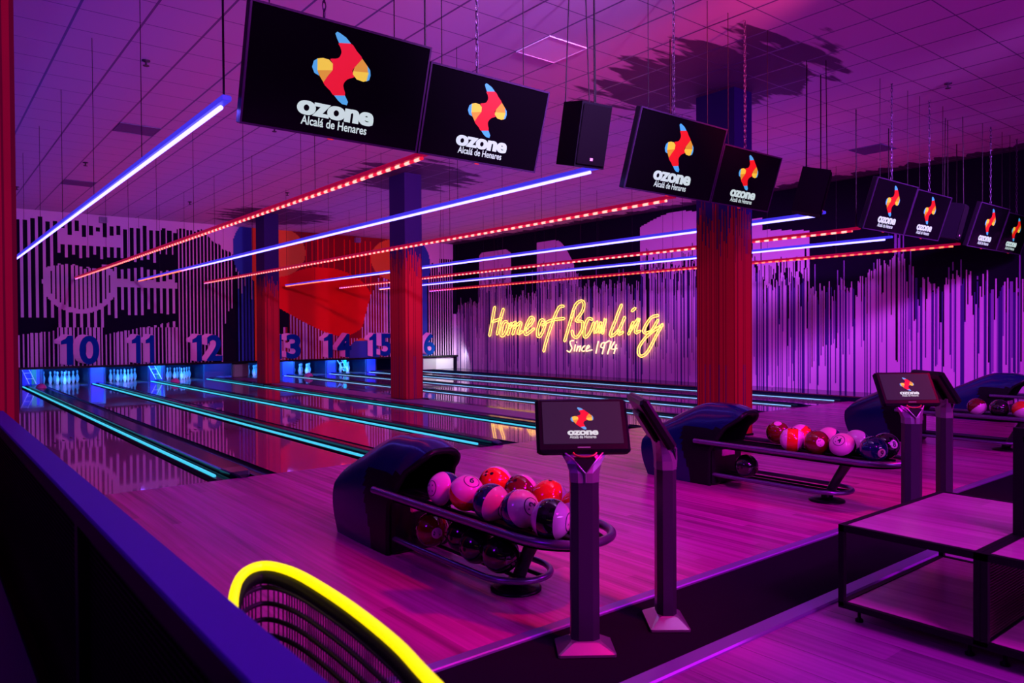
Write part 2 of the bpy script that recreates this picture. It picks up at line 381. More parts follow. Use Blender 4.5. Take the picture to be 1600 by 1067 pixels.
# ---- painted side wall on the right
def top_edge(y):
    """height where the dark paint drips end"""
    for a, b, z in ((22.5, 24.1, 2.6), (20.6, 22.5, 3.2), (19.2, 20.6, 2.7), (17.2, 19.2, 3.15), (14.6, 17.2, 2.9), (10.6, 14.6, 3.2), (9.35, 10.6, 2.75)):
        if a <= y < b: return z
    return 2.62 + 0.22*math.sin(y*1.9) + 0.16*math.sin(y*4.3+1)
def side_mural(y, z):
    i = math.floor(y/0.025 + 1e-6); a, b, c, d = h1(i, 3), h1(i, 4), h1(i, 5), h1(i, 6)
    j = math.floor(y/0.11); e = h1(j, 8)
    if 0.755 < z < 0.772: return D_
    te = top_edge(y) + 0.36*(a-0.5) + 0.26*(e-0.5)
    blk = not (20.6 < y < 22.5 or 17.2 < y < 19.2 or 10.6 < y < 14.6 or 9.35 < y < 10.6)
    if not blk:
        if 20.6 < y < 22.5: lim = 4.45 - 0.5*max(0, abs(y-21.6)-0.7)
        elif 17.2 < y < 19.2: lim = 4.5 - 0.35*max(0, 18.3-y)**2*3
        elif 10.6 < y < 14.6: lim = 4.55 - 0.25*math.sin(y*1.3)
        else: lim = 4.0 - 0.12*(10.6-y)
        if z > lim: return D_
        if z > te + 0.55*d: return P_
        if z > te: return D_ if b < 0.5 else P_
    elif z > te: return D_ if b > 0.1 or z > te + 0.9*d else M_
    if z > te - 0.9*b and d < 0.28: return D_
    if a < 0.33:
        zend = 0 if c < 0.6 else 1.8*b
        if z > zend: return N_
    elif a < 0.50: return M_ if z > 1.6*c else P_
    elif a > 0.93: return D_ if z > 0.5 + 1.5*c else P_
    return P_
mb = paint_mesh(side_mural, YB, YW, 0.025, 0.0, HC, 0.035, lambda u, z: (XW, u, z))
mb.box((XW+0.001, YB, 0.0), (XW+0.12, YW+4.4, HC), D_)
o = mb.build('wall_right', PAINTS); struct(o)

# ---- pillars
P_CR = mat('pillar_red', (0.42, 0.012, 0.03), 0.65, spec=0.1); P_CD = mat('pillar_dark_red', (0.17, 0.006, 0.02), 0.65, spec=0.1)
P_CN = mat('pillar_navy', (0.022, 0.012, 0.12), 0.6, spec=0.1); P_CP = mat('pillar_purple', (0.3, 0.12, 0.38), 0.55)
def pillar(x0, y0, ztop, mid, label):
    W_, D2 = 0.42, 0.65
    def fn(s):
        def g(u, z):
            i = math.floor(u/0.0141 + 1e-6); a, b, c = h1(i, s), h1(i, s+1), h1(i, s+2)
            t = ztop + mid*(a-0.5)
            if z > t + 0.1: return 2
            if z > t - 0.35*b and c > 0.3: return 2 if mid < 0.9 else 3
            if z > t - 0.9*b and c < 0.5: return 1
            if c < (0.30 if ztop < 5 else 0.5): return 1 if b > 0.25 or z > 1 else 2  # left pillar: extra dark stripes stand in for weaker light on it
            return 0
        return g
    mb = MB()
    for (s, u0, u1, f3) in ((1, 0, W_, lambda u, z: (x0+u, y0, z)), (7, 0, D2, lambda u, z: (x0, y0+D2-u, z)),
                            (11, 0, W_, lambda u, z: (x0+W_-u, y0+D2, z)), (13, 0, D2, lambda u, z: (x0+W_, y0+u, z))):
        q = paint_mesh(fn(s), u0, u1, (u1-u0)/round((u1-u0)/0.0141), 0.0 if y0 < 8 else 0.08, HC, 0.035, f3)
        mb.add(q.v, []); b = len(mb.v) - len(q.v)
        for f, mi in zip(q.f, q.mi): mb.f.append([b+i for i in f]); mb.mi.append(mi); mb.sm.append(False)
    o = mb.build('pillar', [P_CR, P_CD, P_CN, P_CP]); tag(o, label, 'pillar', kind='structure'); return o
pillar(*PC[0], 3.15, 0.7, 'thick red striped pillar standing on the approach behind the second ball return')
pillar(*PC[1], 3.2, 0.5, 'red pillar with navy top standing between lanes twelve and thirteen')
pillar(*PC[2], 3.0, 0.4, 'red pillar farthest from the camera in front of number 13')
pillar(*PC[3], 6.0, 0.3, 'striped red pillar with dim light painted in, at the left end of the mesh railing')
for (x0, y0) in PC[1:3]:
    struct(MB().bbox((x0-0.1, y0-0.1, 0.0), (x0+0.52, y0+0.75, 0.08), 0.01).build('trim_4', BLKPL))
struct(MB().box((PC[0][0]-0.012, PC[0][1]-0.012, 0.0), (PC[0][0]+0.432, PC[0][1]+0.662, 0.03)).build('trim_5', BLKPL))

# ================================================================== lanes
LANES = [(9, 1.24), (10, 3.03), (11, 4.68), (12, 6.38), (13, 9.02), (14, 10.72), (15, 12.34), (16, 14.0)]
LW = 1.067
WORD = {9: 'nine', 10: 'ten', 11: 'eleven', 12: 'twelve', 13: 'thirteen', 14: 'fourteen', 15: 'fifteen', 16: 'sixteen'}
DECK = mat('pin_deck', (0.5, 0.3, 0.22), 0.15, coat=0.6)  # brownish light on the deck is put into this lighter base colour
for n, x0 in LANES:
    t = empty('bowling_lane', (x0+LW/2, FOUL, 0), f'glossy dark wooden bowling lane running up to number {WORD[n]}' if n > 9 else 'glossy dark bowling lane nearest the mesh railing, left of the first cyan light line', 'bowling lane', 'bowling lanes')
    MB().box((-LW/2, 0, -0.13), (LW/2, 17.6, 0)).build('lane_surface', WOOD_L, t)
    MB().box((-LW/2, 17.6, -0.13), (LW/2, 19.6, 0)).build('pin_deck', DECK, t)
    a = MB()
    for k in range(-3, 4):                                  # aiming arrows
        a.poly([(k*0.13-0.02, 4.6-abs(k)*0.25, 0.0012), (k*0.13+0.02, 4.6-abs(k)*0.25, 0.0012), (k*0.13, 4.78-abs(k)*0.25, 0.0012)])
    a.build('aiming_arrow', BLACK, t)
def half_gutter(mb, xa, xb, y0, y1):
    n = 10; c = (xa+xb)/2; r_ = (xb-xa)/2; vs = []; fs = []
    for y in (y0, y1):
        for k in range(n+1):
            a = PI + PI*k/n; vs.append((c + r_*math.cos(a), y, 0.0 + 0.085*math.sin(a)))
    for k in range(n): fs.append((k, k+1, n+1+k+1, n+1+k))
    mb.add(vs, fs, 0, True)
GUT = mat('gutter_black', (0.004, 0.005, 0.02), 0.22, spec=0.25)
CAPM = mat('divider_cap_black', (0.003, 0.005, 0.022), 0.16, spec=0.35)
DIVS = [('A', 2.307, 3.03, 2.45), ('B', 4.097, 4.68, 4.235), ('C', 5.747, 6.38, 5.86), ('D', 7.447, 9.02, 7.56),
        ('E', 10.087, 10.72, 10.2), ('F', 11.787, 12.34, 11.9), ('G', 13.407, 14.0, 13.52), ('H', 15.067, 15.33, 15.2)]
dl = {'A': 'dark gutter divider left of lane ten with a cyan light line', 'B': 'dark gutter divider between lanes ten and eleven with a cyan light line',
      'C': 'dark gutter divider between lanes eleven and twelve with a cyan light line', 'D': 'wide gutter divider with two pillars and a cyan light line right of lane twelve',
      'E': 'dark gutter divider between lanes thirteen and fourteen with a thin light line', 'F': 'dark gutter divider between lanes fourteen and fifteen with a thin light line',
      'G': 'dark gutter divider between lanes fifteen and sixteen with a thin light line', 'H': 'dark gutter along the right wall beside lane sixteen with a light line'}
PLAT = mat('platform_purple', (0.22, 0.10, 0.26), 0.45)
for k, xa, xb, xl in DIVS:
    t = empty('lane_divider', (xa, FOUL, 0), dl[k], 'lane divider', 'lane dividers')
    wd = xb - xa; L = 17.9; g = 0.235 if k != 'H' else wd-0.02
    q = MB(); half_gutter(q, 0.0, g, 0.0, L); q.build('gutter', GUT, t)
    if k != 'H':
        q = MB(); half_gutter(q, wd-g, wd, 0.0, L); q.build('gutter', GUT, t)
        c0, c1 = g, wd-g
        n = MB(); prof = []
        for (y, z, s) in ((-0.02, 0.005, 0.3), (0.0, 0.03, 0.5), (0.10, 0.052, 0.85), (0.35, 0.06, 1.0), (L, 0.06, 1.0)):
            cc = (c0+c1)/2; hw = (c1-c0)/2*s
            prof.append([(cc-hw, y, -0.02), (cc-hw, y, z-0.012), (cc-hw+0.015, y, z), (cc+hw-0.015, y, z), (cc+hw, y, z-0.012), (cc+hw, y, -0.02)])
        n.loft(prof, smooth=False); n.build('divider_cap', CAPM, t)
    if k == 'D': MB().box((c0+0.22, 0.6, 0.058), (c1-0.3, L, 0.075)).build('platform', PLAT, t)
    s0 = 0.24
    MB().bbox((xl-xa-0.03, 0.05, -0.05), (xl-xa+0.035, L-0.1, -0.004), 0.006).build('bumper_rail', BLKPL, t)
    pts = [(xl-xa, s0 + (L-0.15-s0)*i/6, 0.006) for i in range(7)]
    MB().tube(pts, 0.018 if k in 'ABC' else 0.0125 if k == 'D' else 0.008, 8).build('glowing_line', LED_CY if k in 'ABCD' else LED_PALE, t)
    # the strip's own light
    l = bpy.data.lights.new('light_strip_glow', 'AREA'); l.shape = 'RECTANGLE'; l.size = 0.06; l.size_y = 17.0; l.color = CYA; l.energy = 2.2
    lo = bpy.data.objects.new('light_strip_glow', l); C.objects.link(lo); lo.location = (xl, FOUL+8.9, 0.035); lo.rotation_euler = (PI, 0, 0)
    if k in 'ACEG':
        x_ = (0.40, 0, 0.40, 0, 0.3, 0, 0.35)['ABCDEFG'.index(k)]
        hb = MB(); secs = []
        for i in range(7):
            a = PI*i/6; rr = 0.15*math.sin(a)+0.01; y = 16.1 - 0.24*math.cos(a)
            secs.append([(x_ + rr*0.85*math.cos(PI*j/8), y, 0.02 + rr*0.95*math.sin(PI*j/8)) for j in range(9)])
        hb.loft(secs); hb.build('ball_return_hood', mat('hood_pink', (0.8, 0.16, 0.5), 0.35), t)
# black ledge along the right wall
struct(MB().bbox((15.33, FOUL-0.3, -0.12), (XW, YW, 0.11), 0.02).build('trim_6', CAPM))
struct(MB().box((XL, FOUL, -0.12), (0.65, YW, -0.002)).build('floor', WOOD_L))
struct(MB().box((0.65, FOUL, -0.12), (1.24, YW+3, -0.03)).build('floor', BLKPL))

# ---- pinsetter openings
KICK = mat('kickback_blue', (0.05, 0.06, 0.62), 0.3); PITB = mat('pit_curtain', (0.01, 0.02, 0.08), 0.7)
for nm, xa, xb, lb in (('A', 2.36, 2.98, 'left of the pins of lane ten'), ('B', 4.14, 4.62, 'between the pins of lanes ten and eleven'), ('C', 5.80, 6.33, 'between the pins of lanes eleven and twelve'),
                       ('D', 7.50, 8.97, 'right of the pins of lane twelve'), ('E', 10.13, 10.67, 'between the pins of lanes thirteen and fourteen'), ('F', 11.83, 12.29, 'between the pins of lanes fourteen and fifteen'), ('G', 13.45, 13.95, 'right of the pins of lane fifteen')):
    t = empty('pinsetter_partition', ((xa+xb)/2, 25.72, -0.13), 'blue lit pinsetter partition panel ' + lb, 'partition')
    hw = (xb-xa)/2
    MB().bbox((-hw, 0, 0), (hw, 2.1, 0.80), 0.03).build('side_wall', mat('kickback_dark', (0.01, 0.012, 0.06), 0.4), t)
    if nm != 'D': MB().bbox((-hw*0.75, -0.03, 0.14), (hw*0.65, 0.0, 0.68), 0.01).build('front_panel', KICK, t)
    l = bpy.data.lights.new('pit_light', 'AREA'); l.size = 0.5; l.color = (0.08, 0.08, 1.0); l.energy = 9
    lo = bpy.data.objects.new('pit_light', l); C.objects.link(lo); lo.location = ((xa+xb)/2, 24.9, 0.53); aim(lo, ((xa+xb)/2, 25.8, 0.2))
struct(MB().box((XL, 27.75, -0.13), (XW, 27.8, 1.2)).build('wall_pit', PITB))
struct(MB().box((XL, YW+0.14, 0.62), (XW, 27.75, 0.66)).build('ceiling_pit', BLACK))
# pins
pm = MB(); PIN = [(0.028, 0), (0.036, 0.02), (0.054, 0.075), (0.0605, 0.115), (0.057, 0.16), (0.043, 0.20), (0.028, 0.235), (0.0235, 0.26), (0.0245, 0.285), (0.031, 0.325), (0.0325, 0.345), (0.028, 0.366), (0.015, 0.378), (0.004, 0.381)]
proto_pin = None
for n, x0 in LANES:
    if n == 9 or n == 16: continue
    cx = x0 + LW/2
    for r_ in range(4):
        for j in range(r_+1):
            x = cx + (j - r_/2)*0.305; y = FOUL + 18.29 + r_*0.264
            if proto_pin is None:
                proto_pin = empty('bowling_pin', (x, y, 0), f'white bowling pin glowing blue in the pin rack below number {WORD[n]}', 'bowling pin', f'bowling pins below number {WORD[n]}')
                MB().lathe(PIN, 16).build('body', PINW, proto_pin)
                MB().lathe([(0.0253, 0.246), (0.0246, 0.254)], 16).build('neck_ring', PINR, proto_pin)
                MB().lathe([(0.0252, 0.27), (0.0255, 0.278)], 16).build('neck_ring', PINR, proto_pin)
            else: dup(proto_pin, f'white bowling pin glowing blue in the pin rack below number {WORD[n]}', (x, y, 0), group=f'bowling pins below number {WORD[n]}')
    l = bpy.data.lights.new('pin_light', 'AREA'); l.shape = 'RECTANGLE'; l.size = 1.0; l.size_y = 0.15; l.color = (0.02, 0.24, 1.0); l.energy = 62
    lo = bpy.data.objects.new('pin_light', l); C.objects.link(lo); lo.location = (cx, 24.9, 0.55); aim(lo, (cx, 26.4, 0.12))
# grey machine side and white service door, white ladders, green plates
t = tag(MB().bbox((8.0, 24.25, 0.078), (8.5, 24.5, 0.56), 0.04).build('machine_side_panel', mat('machine_grey', (0.32, 0.3, 0.28), 0.5)), 'beige grey machine side panel beside the far pillar, under the painted wall', 'panel')
t = empty('service_hatch', (15.4, 24.22, 0.09), 'white lit service panel low in the corner where the painted walls meet', 'panel')
MB().bbox((-0.3, 0, 0), (0.28, 0.05, 0.46), 0.005).build('grey_sheet', mat('sheet_grey', (0.5, 0.5, 0.5), 0.4), t)
MB().bbox((0.28, 0, 0), (1.08, 0.05, 0.46), 0.005).build('white_sheet', WHITE, t)
area((15.9, 23.2, 0.72), (15.8, 24.3, 0.25), 1.0, 0.1, (0.85, 1.0, 0.9), 14, 'service_light')
for x, lb in ((2.38, 'left of the pins of lane ten'), (5.72, 'left of the pins of lane twelve'), (8.4, 'left of the pins of lane thirteen'), (12.1, 'left of the pins of lane fifteen')):
    t = empty('service_ladder', (x, 25.15, 0.095), 'small white service ladder leaning ' + lb, 'ladder')
    for s in (0, 0.17): MB().tube([(s+0.18, 0, 0.0), (s, 0.28, 0.50)], 0.011, 6).build('rail', WHITE, t)
    for q in (0.3, 0.62, 0.95): MB().tube([(0.18*(1-q), 0.28*q, 0.50*q), (0.17+0.18*(1-q), 0.28*q, 0.50*q)], 0.008, 6).build('rung', WHITE, t)
    tag(MB().box((x+0.26, 25.35, 0.078), (x+0.38, 25.39, 0.55)).build('safety_plate', mat('plate_green', (0.02, 0.28, 0.10), 0.5)), 'narrow green safety plate beside the ladder ' + lb, 'plate')

# ---- lane numbers
NB = mat('number_blue', (0.004, 0.05, 0.30), 0.7, spec=0.02); NP = mat('number_side', (0.80, 0.48, 0.74), 0.6)
ONE = ([(0.0, 0.70), (0.0, 0.82), (0.30, 0.90), (0.45, 1.0), (0.78, 1.0), (0.78, 0.0), (0.36, 0.0), (0.36, 0.72)], [[7, 6, 5, 4, 3, 2, 1, 0]], 0.95, 1.0)
def number(s, x0, x1, z0=0.655, z1=1.47):
    t = empty('lane_number', ((x0+x1)/2, 23.93, 0.62), f'raised blue number {WORD[int(s)]} with pink sides standing on the dark shelf', 'number sign')
    tw = x1 - x0 - 0.16; ds = [0.72 if c == '1' else 1.0 for c in s]; gap = 0.12
    unit = (tw - gap*(len(s)-1)*0.7) / sum(ds); x = 0.16 - (x1-x0)/2
    for c, d in zip(s, ds):
        vs, fs, W, H = text_geo(c, 0.03) if c != '1' else ONE
        wd = d*unit; P = [(x + a/W*wd, b/H*(z1-z0) + z0-0.62) for a, b in vs]
        mb = MB(); n = len(P)
        front = [(a, -0.07, b) for a, b in P]; back = [(a-0.15, 0.02, b+0.035) for a, b in P]
        mb.add(front, fs, 0); mb.add(back, [f[::-1] for f in fs], 1)
        ec = {}
        for f in fs:
            for i in range(len(f)): 
                e = (f[i], f[(i+1) % len(f)]); ec[e] = 1
        vs2 = front + back
        side = [(a, b, b+n, a+n) for (a, b) in ec if (b, a) not in ec]
        mb.add(vs2, side, 1)
        mb.build('digit', [NB, NP], t); x += wd + gap*0.7
for s, a, b in (('10', 3.02, 4.12), ('11', 4.8, 5.62), ('12', 6.48, 7.54), ('13', 8.98, 10.1), ('14', 10.76, 11.95), ('15', 12.48, 13.55), ('16', 14.3, 15.4)): number(s, a, b)

# ================================================================== ceiling strips
def strip_mat(name, near, far, ysw, dash):
    mt, nt, b = _bsdf(name)
    tc = nt.nodes.new('ShaderNodeTexCoord'); sp = nt.nodes.new('ShaderNodeSeparateXYZ'); nt.links.new(tc.outputs['Object'], sp.inputs[0])
    f = math_node(nt, 'MULTIPLY', math_node(nt, 'SUBTRACT', sp.outputs[1], ysw), 0.8); f = math_node(nt, 'MINIMUM', math_node(nt, 'MAXIMUM', f, 0.0), 1.0)
    mx = nt.nodes.new('ShaderNodeMix'); mx.data_type = 'RGBA'; mx.inputs[6].default_value = (*near, 1); mx.inputs[7].default_value = (*far, 1); nt.links.new(f, mx.inputs[0])
    b.inputs['Base Color'].default_value = (0.05, 0.03, 0.05, 1)
    col = mx.outputs[2]
    if dash:
        fr = math_node(nt, 'FRACT', math_node(nt, 'DIVIDE', sp.outputs[1], 0.17))
        tri = math_node(nt, 'MULTIPLY', math_node(nt, 'ABSOLUTE', math_node(nt, 'SUBTRACT', fr, 0.5)), 2.0)
        br = math_node(nt, 'MINIMUM', math_node(nt, 'MAXIMUM', math_node(nt, 'MULTIPLY', math_node(nt, 'SUBTRACT', 0.62, tri), 4.0), 0.0), 1.0)
        m2 = nt.nodes.new('ShaderNodeMix'); m2.data_type = 'RGBA'; m2.inputs[6].default_value = (0.9, 0.012, 0.05, 1); nt.links.new(br, m2.inputs[0]); nt.links.new(col, m2.inputs[7]); col = m2.outputs[2]
    nt.links.new(col, b.inputs['Emission Color']); b.inputs['Emission Strength'].default_value = 1.0
    return mt
BW = (1.1, 0.95, 5.0); RW = (2.6, 0.75, 0.65); RO = (2.4, 0.35, 0.15); VW = (1.6, 0.5, 3.6)
CHB = emit('halo_channel_blue', (0.045, 0.03, 0.75), 1.0); CHR = emit('halo_channel_red', (0.30, 0.0, 0.03), 1.0)  # LED halo on the strip's channel, put in as emissive colour
ZS = 3.03; YF = 23.55
STRIPS = [(1.645, 5.06, BW, BW, 30, 0, BLU, 'blue white light strip nearest the railing, beginning left of the largest screens'),
          (3.51, 5.50, RW, VW, 22.6, 1, RED, 'dashed red light strip beginning under the two largest screens'),
          (5.10, 5.02, BW, RO, 18.0, 0, BLU, 'blue white light strip beginning under the nearest loudspeaker, red at its far end'),
          (6.93, 5.60, RW, VW, 22.8, 1, RED, 'dashed pink light strip beginning under the second pair of screens'),
          (9.48, 5.15, BW, RO, 19.5, 0, BLU, 'blue light strip beginning under the second loudspeaker behind the red pillar'),
          (11.38, 5.62, RW, VW, 22.6, 1, RED, 'dashed pink light strip beginning at the third pair of screens'),
          (12.9, 5.82, BW, RW, 21.0, 0, BLU, 'blue light strip beginning under the third pair of screens'),
          (15.0, 5.55, RO, VW, 22.0, 1, RED, 'dashed orange light strip nearest the right wall')]
for i, (x, y0, near, far, ysw, dash, lc, lb) in enumerate(STRIPS):
    t = empty('light_strip', (x, 0, ZS), lb, 'light strip')
    L0, L1 = y0, YF
    MB().tube([(0, L0+0.12 + (L1-L0-0.12)*k/10, 0) for k in range(11)], 0.0155, 8).build('light_tube', strip_mat('strip_led_%d' % i, near, far, ysw, dash), t)
    MB().bbox((-0.032, L0, 0.016), (0.032, L1, 0.055), 0.006).build('halo_channel', CHR if lc is RED else CHB, t)
    yy = L0 + 0.06
    while yy < L1:
        MB().tube([(0, yy, 0.05), (0, yy, HC-ZS)], 0.0035 if yy > L0+0.1 else 0.008, 5, cap=False).build('suspension_wire', BLACK, t)
        yy += 2.3
    l = bpy.data.lights.new('strip_glow', 'AREA'); l.shape = 'RECTANGLE'; l.size = 0.06; l.size_y = L1-L0; l.color = lc if lc is RED else (0.12, 0.06, 1.0)
    l.energy = STRIP_W[0 if lc is RED else 1]; lo = bpy.data.objects.new('strip_glow', l); C.objects.link(lo); lo.location = (x, (L0+L1)/2, ZS+0.06); lo.rotation_euler = (PI, 0, 0)
    l = l.copy(); l.energy *= 0.8; lo = bpy.data.objects.new('strip_glow', l); C.objects.link(lo); lo.location = (x, (L0+L1)/2, ZS-0.03)

# ================================================================== screens
LOGO = {'red': [(0.64,0.662),(0.731,0.678),(0.781,0.639),(0.833,0.595),(0.804,0.556),(0.778,0.52),(0.768,0.493),(0.791,0.461),(0.737,0.432),(0.711,0.385),(0.734,0.318),(0.651,0.304),(0.617,0.33),(0.559,0.374),(0.58,0.419),(0.612,0.47),(0.608,0.52),(0.59,0.543),(0.648,0.56),(0.668,0.6),(0.656,0.634)],
 'yl': [(0.496,0.526),(0.535,0.538),(0.58,0.537),(0.613,0.515),(0.617,0.472),(0.505,0.449)],
 'yl2': [(0.505,0.449),(0.617,0.472),(0.585,0.425),(0.559,0.377),(0.525,0.415)],
 'yr2': [(0.833,0.595),(0.88,0.554),(0.897,0.512),(0.774,0.497),(0.781,0.525),(0.804,0.556)],
 'yr': [(0.774,0.497),(0.897,0.512),(0.893,0.453),(0.863,0.44),(0.809,0.446),(0.773,0.476)],
 'bt': [(0.605,0.717),(0.618,0.732),(0.636,0.729),(0.689,0.709),(0.731,0.678),(0.64,0.662),(0.621,0.689)],
 'bb': [(0.651,0.304),(0.734,0.318),(0.763,0.278),(0.757,0.254),(0.719,0.256),(0.686,0.274)],
 'bl': [(0.496,0.526),(0.505,0.449),(0.522,0.415),(0.485,0.427),(0.464,0.463),(0.471,0.505)],
 'br': [(0.88,0.554),(0.905,0.531),(0.914,0.495),(0.908,0.461),(0.885,0.446),(0.893,0.50)]}
LK = ['red', 'yl', 'yl2', 'yr2', 'yr', 'bt', 'bb', 'bl', 'br']; LM = {'red': 0, 'yl': 1, 'yr': 1, 'yl2': 2, 'yr2': 2, 'bt': 3, 'bb': 3, 'bl': 3, 'br': 3}
def smooth_poly(P, n=3):
    out = []; N = len(P)
    for i in range(N):
        a, b, c, d = (Vector(P[(i+k-1) % N]) for k in range(4))
        for k in range(n):
            t = k/n; out.append(0.5*((2*b)+(c-a)*t+(2*a-5*b+4*c-d)*t*t+(3*b-a-3*c+d)*t**3))
    return out
def logo(parent, f, eps=0.0, txt=True):
    """f maps logo plane coordinates to the screen; shapes lie on the glass"""
    mb = MB()
    for k in LK:
        P = LOGO[k]; q = smooth_poly(P, 3) if k == 'red' else P
        mb.add([f(p[0], p[1], 0.0008 if k != 'red' else 0.0) for p in q], [tuple(range(len(q)))], LM[k])
    o = mb.build('logo_mark', [L_RED, L_YEL, L_OCH, L_BLU], parent)
    mb = MB()
    for q, dx in enumerate((-0.007, 0.0, 0.007)): put_text(mb, 'ozone', (0.392+dx, 0.135, 0.586, 0.098), 0.03, 0, lambda a, b: f(a, b, 0.0002*q), shear=0.02)
    mb.build('logo_lettering', L_WHT, parent)
    mb = MB(); put_text(mb, 'Alcalá de Henares', (0.425, 0.068, 0.515, 0.062), 0.018, 0, lambda a, b: f(a, b, 0))
    mb.build('caption_lettering', L_WHT, parent)
TILT = R(17.5)
def chain(x, y, z0, z1):
    mb = MB(); z = z0; k = 0
    while z < z1:
        h = min(0.062, z1-z+0.01); pts = []
        for i in range(8):
            a = 2*PI*i/8; u_, v_ = 0.012*math.cos(a), (h/2+0.006)*math.sin(a)
            pts.append((x+u_, y, z+h/2+v_) if k % 2 else (x, y+u_, z+h/2+v_))
        mb.tube(pts, 0.0045, 4, closed=True); z += 0.055; k += 1
    return mb
def monitor(x0, x1, label, yb=4.97, zb=2.885):
    W_ = x1-x0-0.012; H_ = W_*0.574
    t = empty('hanging_screen', (x0+0.006, yb, zb), label, 'screen', 'screens hanging over the approach')
    s, c = math.sin(TILT), math.cos(TILT)
    M = Matrix(((1, 0, 0, 0), (0, c, -s, 0), (0, s, c, 0), (0, 0, 0, 1)))     # y: thickness (behind the glass), z: up the screen, leaning forward
    M = Matrix.Rotation(TILT, 4, 'X')
    b = MB().bbox((0, 0.0, 0), (W_, 0.065, H_), 0.006); b.build('housing', BLKPL, t, M=M)
    mbf = MB(); e = 0.014
    for a_, b_ in (((0, 0), (W_, e)), ((0, H_-e), (W_, H_)), ((0, e), (e, H_-e)), ((W_-e, e), (W_, H_-e))):
        mbf.box((a_[0], -0.012, a_[1]), (b_[0], 0.0, b_[1]))
    mbf.build('bezel', mat('bezel_dark', (0.03, 0.015, 0.05), 0.3), t, M=M)
    gl = MB().box((e, -0.004, e), (W_-e, 0.0, H_-e)).build('glass', SCREEN, t, M=M)
    k = W_/1.39
    logo(gl, lambda a, b, d: (a*k, -0.006-d, b*k))
    top = M @ Vector((W_*0.38, 0.03, H_))
    ch = chain(top.x, top.y, top.z, HC-zb); ch.build('chain', mat('chain_dark', (0.08, 0.06, 0.12), 0.35, metal=0.8), t)
    for q in (0.1, 0.78):
        top = M @ Vector((W_*q, 0.03, H_)); MB().tube([top, (top.x, top.y, HC-zb)], 0.004, 5, cap=False).build('cable', BLACK, t)
    led = MB().box((W_*0.46, -0.016, -0.008), (W_*0.49, 0.0, 0.0)).build('standby_lamp', emit('standby_red', (0.6, 0.02, 0.03), 1.0), t, M=M)
    return t
prs = [((1.685, 3.05, 4.25), ('leftmost and largest hanging screen with lit logo', 'hanging screen joined to the right of the largest screen')),
       ((5.37, 6.73, 7.84), ('left screen of the pair hanging in front of the thick red pillar', 'right screen of the pair hanging in front of the thick red pillar')),
       ((10.12, 11.36, 12.56), ('left screen of the tilted pair hanging right of the red pillar', 'right screen of the tilted pair hanging right of the red pillar')),
       ((13.68, 14.98, 16.2), ('left screen of the pair hanging nearest the right wall', 'rightmost hanging screen beside the right wall'))]
for (a, b_, c_), (l1, l2) in prs:
    monitor(a, b_, l1); monitor(b_, c_, l2)
# loudspeakers
def speaker(x, y, z, label, rz=0.0):
    t = empty('loudspeaker', (x, y, z), label, 'loudspeaker', 'hanging loudspeakers', rz)
    M = Matrix.Rotation(R(14), 4, 'X')
    f0, f1, b0, b1, dp, H_ = -0.16, 0.17, -0.13, 0.14, 0.34, 0.56
    secs = [[(f0, 0, z_), (f1, 0, z_), (b1, dp, z_), (b0, dp, z_)] for z_ in (0, H_)]
    MB().loft(secs, smooth=False).build('cabinet', mat('cabinet_black', (0.004, 0.003, 0.010), 0.7, spec=0.1, noise=0.5, nscale=90), t, M=M)
    MB().bbox((f0+0.012, -0.016, 0.02), (f1-0.012, 0.0, H_-0.02), 0.006).build('grille', mat('grille_black', (0.004, 0.003, 0.006), 0.9, spec=0.05), t, M=M)
    MB().box((f0+0.15, -0.020, 0.06), (f0+0.18, -0.016, 0.085)).build('badge', mat('badge_white', (0.8, 0.5, 0.6), 0.3), t, M=M)
    for (px, py) in ((-0.14, 0.30), (0.02, 0.05), (0.13, 0.30)):
        p = M @ Vector((px, py, H_)); MB().tube([p, (px*0.6, py*0.9-0.12, HC-z)], 0.006, 5, cap=False).build('hanging_cable', BLACK, t)
speaker(4.78, 4.84, 2.98, 'black loudspeaker hanging between the largest screens and the second pair', R(-8))
speaker(8.98, 4.95, 2.94, 'black loudspeaker hanging right of the second pair of screens, before the dark wall', R(28))
speaker(13.12, 4.90, 2.94, 'black loudspeaker hanging in the gap between the third and fourth pair of screens', R(10))

# ---- ceiling fittings
SPR = mat('fitting_black', (0.02, 0.01, 0.03), 0.5)
k = 0
for (x, y) in ((2.3, 10.1), (2.7, 16.8), (4.7, 12.1), (1.9, 20.5), (6.6, 9.0), (11.2, 4.3), (7.1, 17.5), (5.6, 20.2), (12.5, 8.2)):
    o = MB().lathe([(0.05, 0), (0.05, -0.012), (0.012, -0.02), (0.012, -0.06), (0.04, -0.066), (0.035, -0.072)], 10).build('sprinkler_head', SPR, None, (x, y, HC))
    tag(o, 'small dark sprinkler head on the purple tiled ceiling', 'sprinkler', 'sprinkler heads on the ceiling')
def tile(x, y, nx, ny, name, label, m_, cat):
    px, py = 5.74 + 0.622*x, 5.81 + 0.622*y; t = empty(name, (px, py, HC), label, cat)
    MB().box((0.02, 0.02, -0.008), (0.622*nx-0.02, 0.622*ny-0.02, 0)).build('panel', m_, t)
    fr = MB(); W_, H_ = 0.622*nx, 0.622*ny
    for a, b in (((0.005, 0.005), (W_-0.005, 0.02)), ((0.005, H_-0.02), (W_-0.005, H_-0.005)), ((0.005, 0.02), (0.02, H_-0.02)), ((W_-0.02, 0.02), (W_-0.005, H_-0.02))):
        fr.box((*a, -0.012), (*b, 0))
    fr.build('frame', m_, t)
tile(0, 1, 1, 1, 'ceiling_light', 'pale square light panel in the ceiling above the largest screens', mat('panel_pale', (0.9, 0.8, 0.9), 0.5), 'ceiling light')
VENT = mat('vent_dark', (0.10, 0.08, 0.22), 0.6)
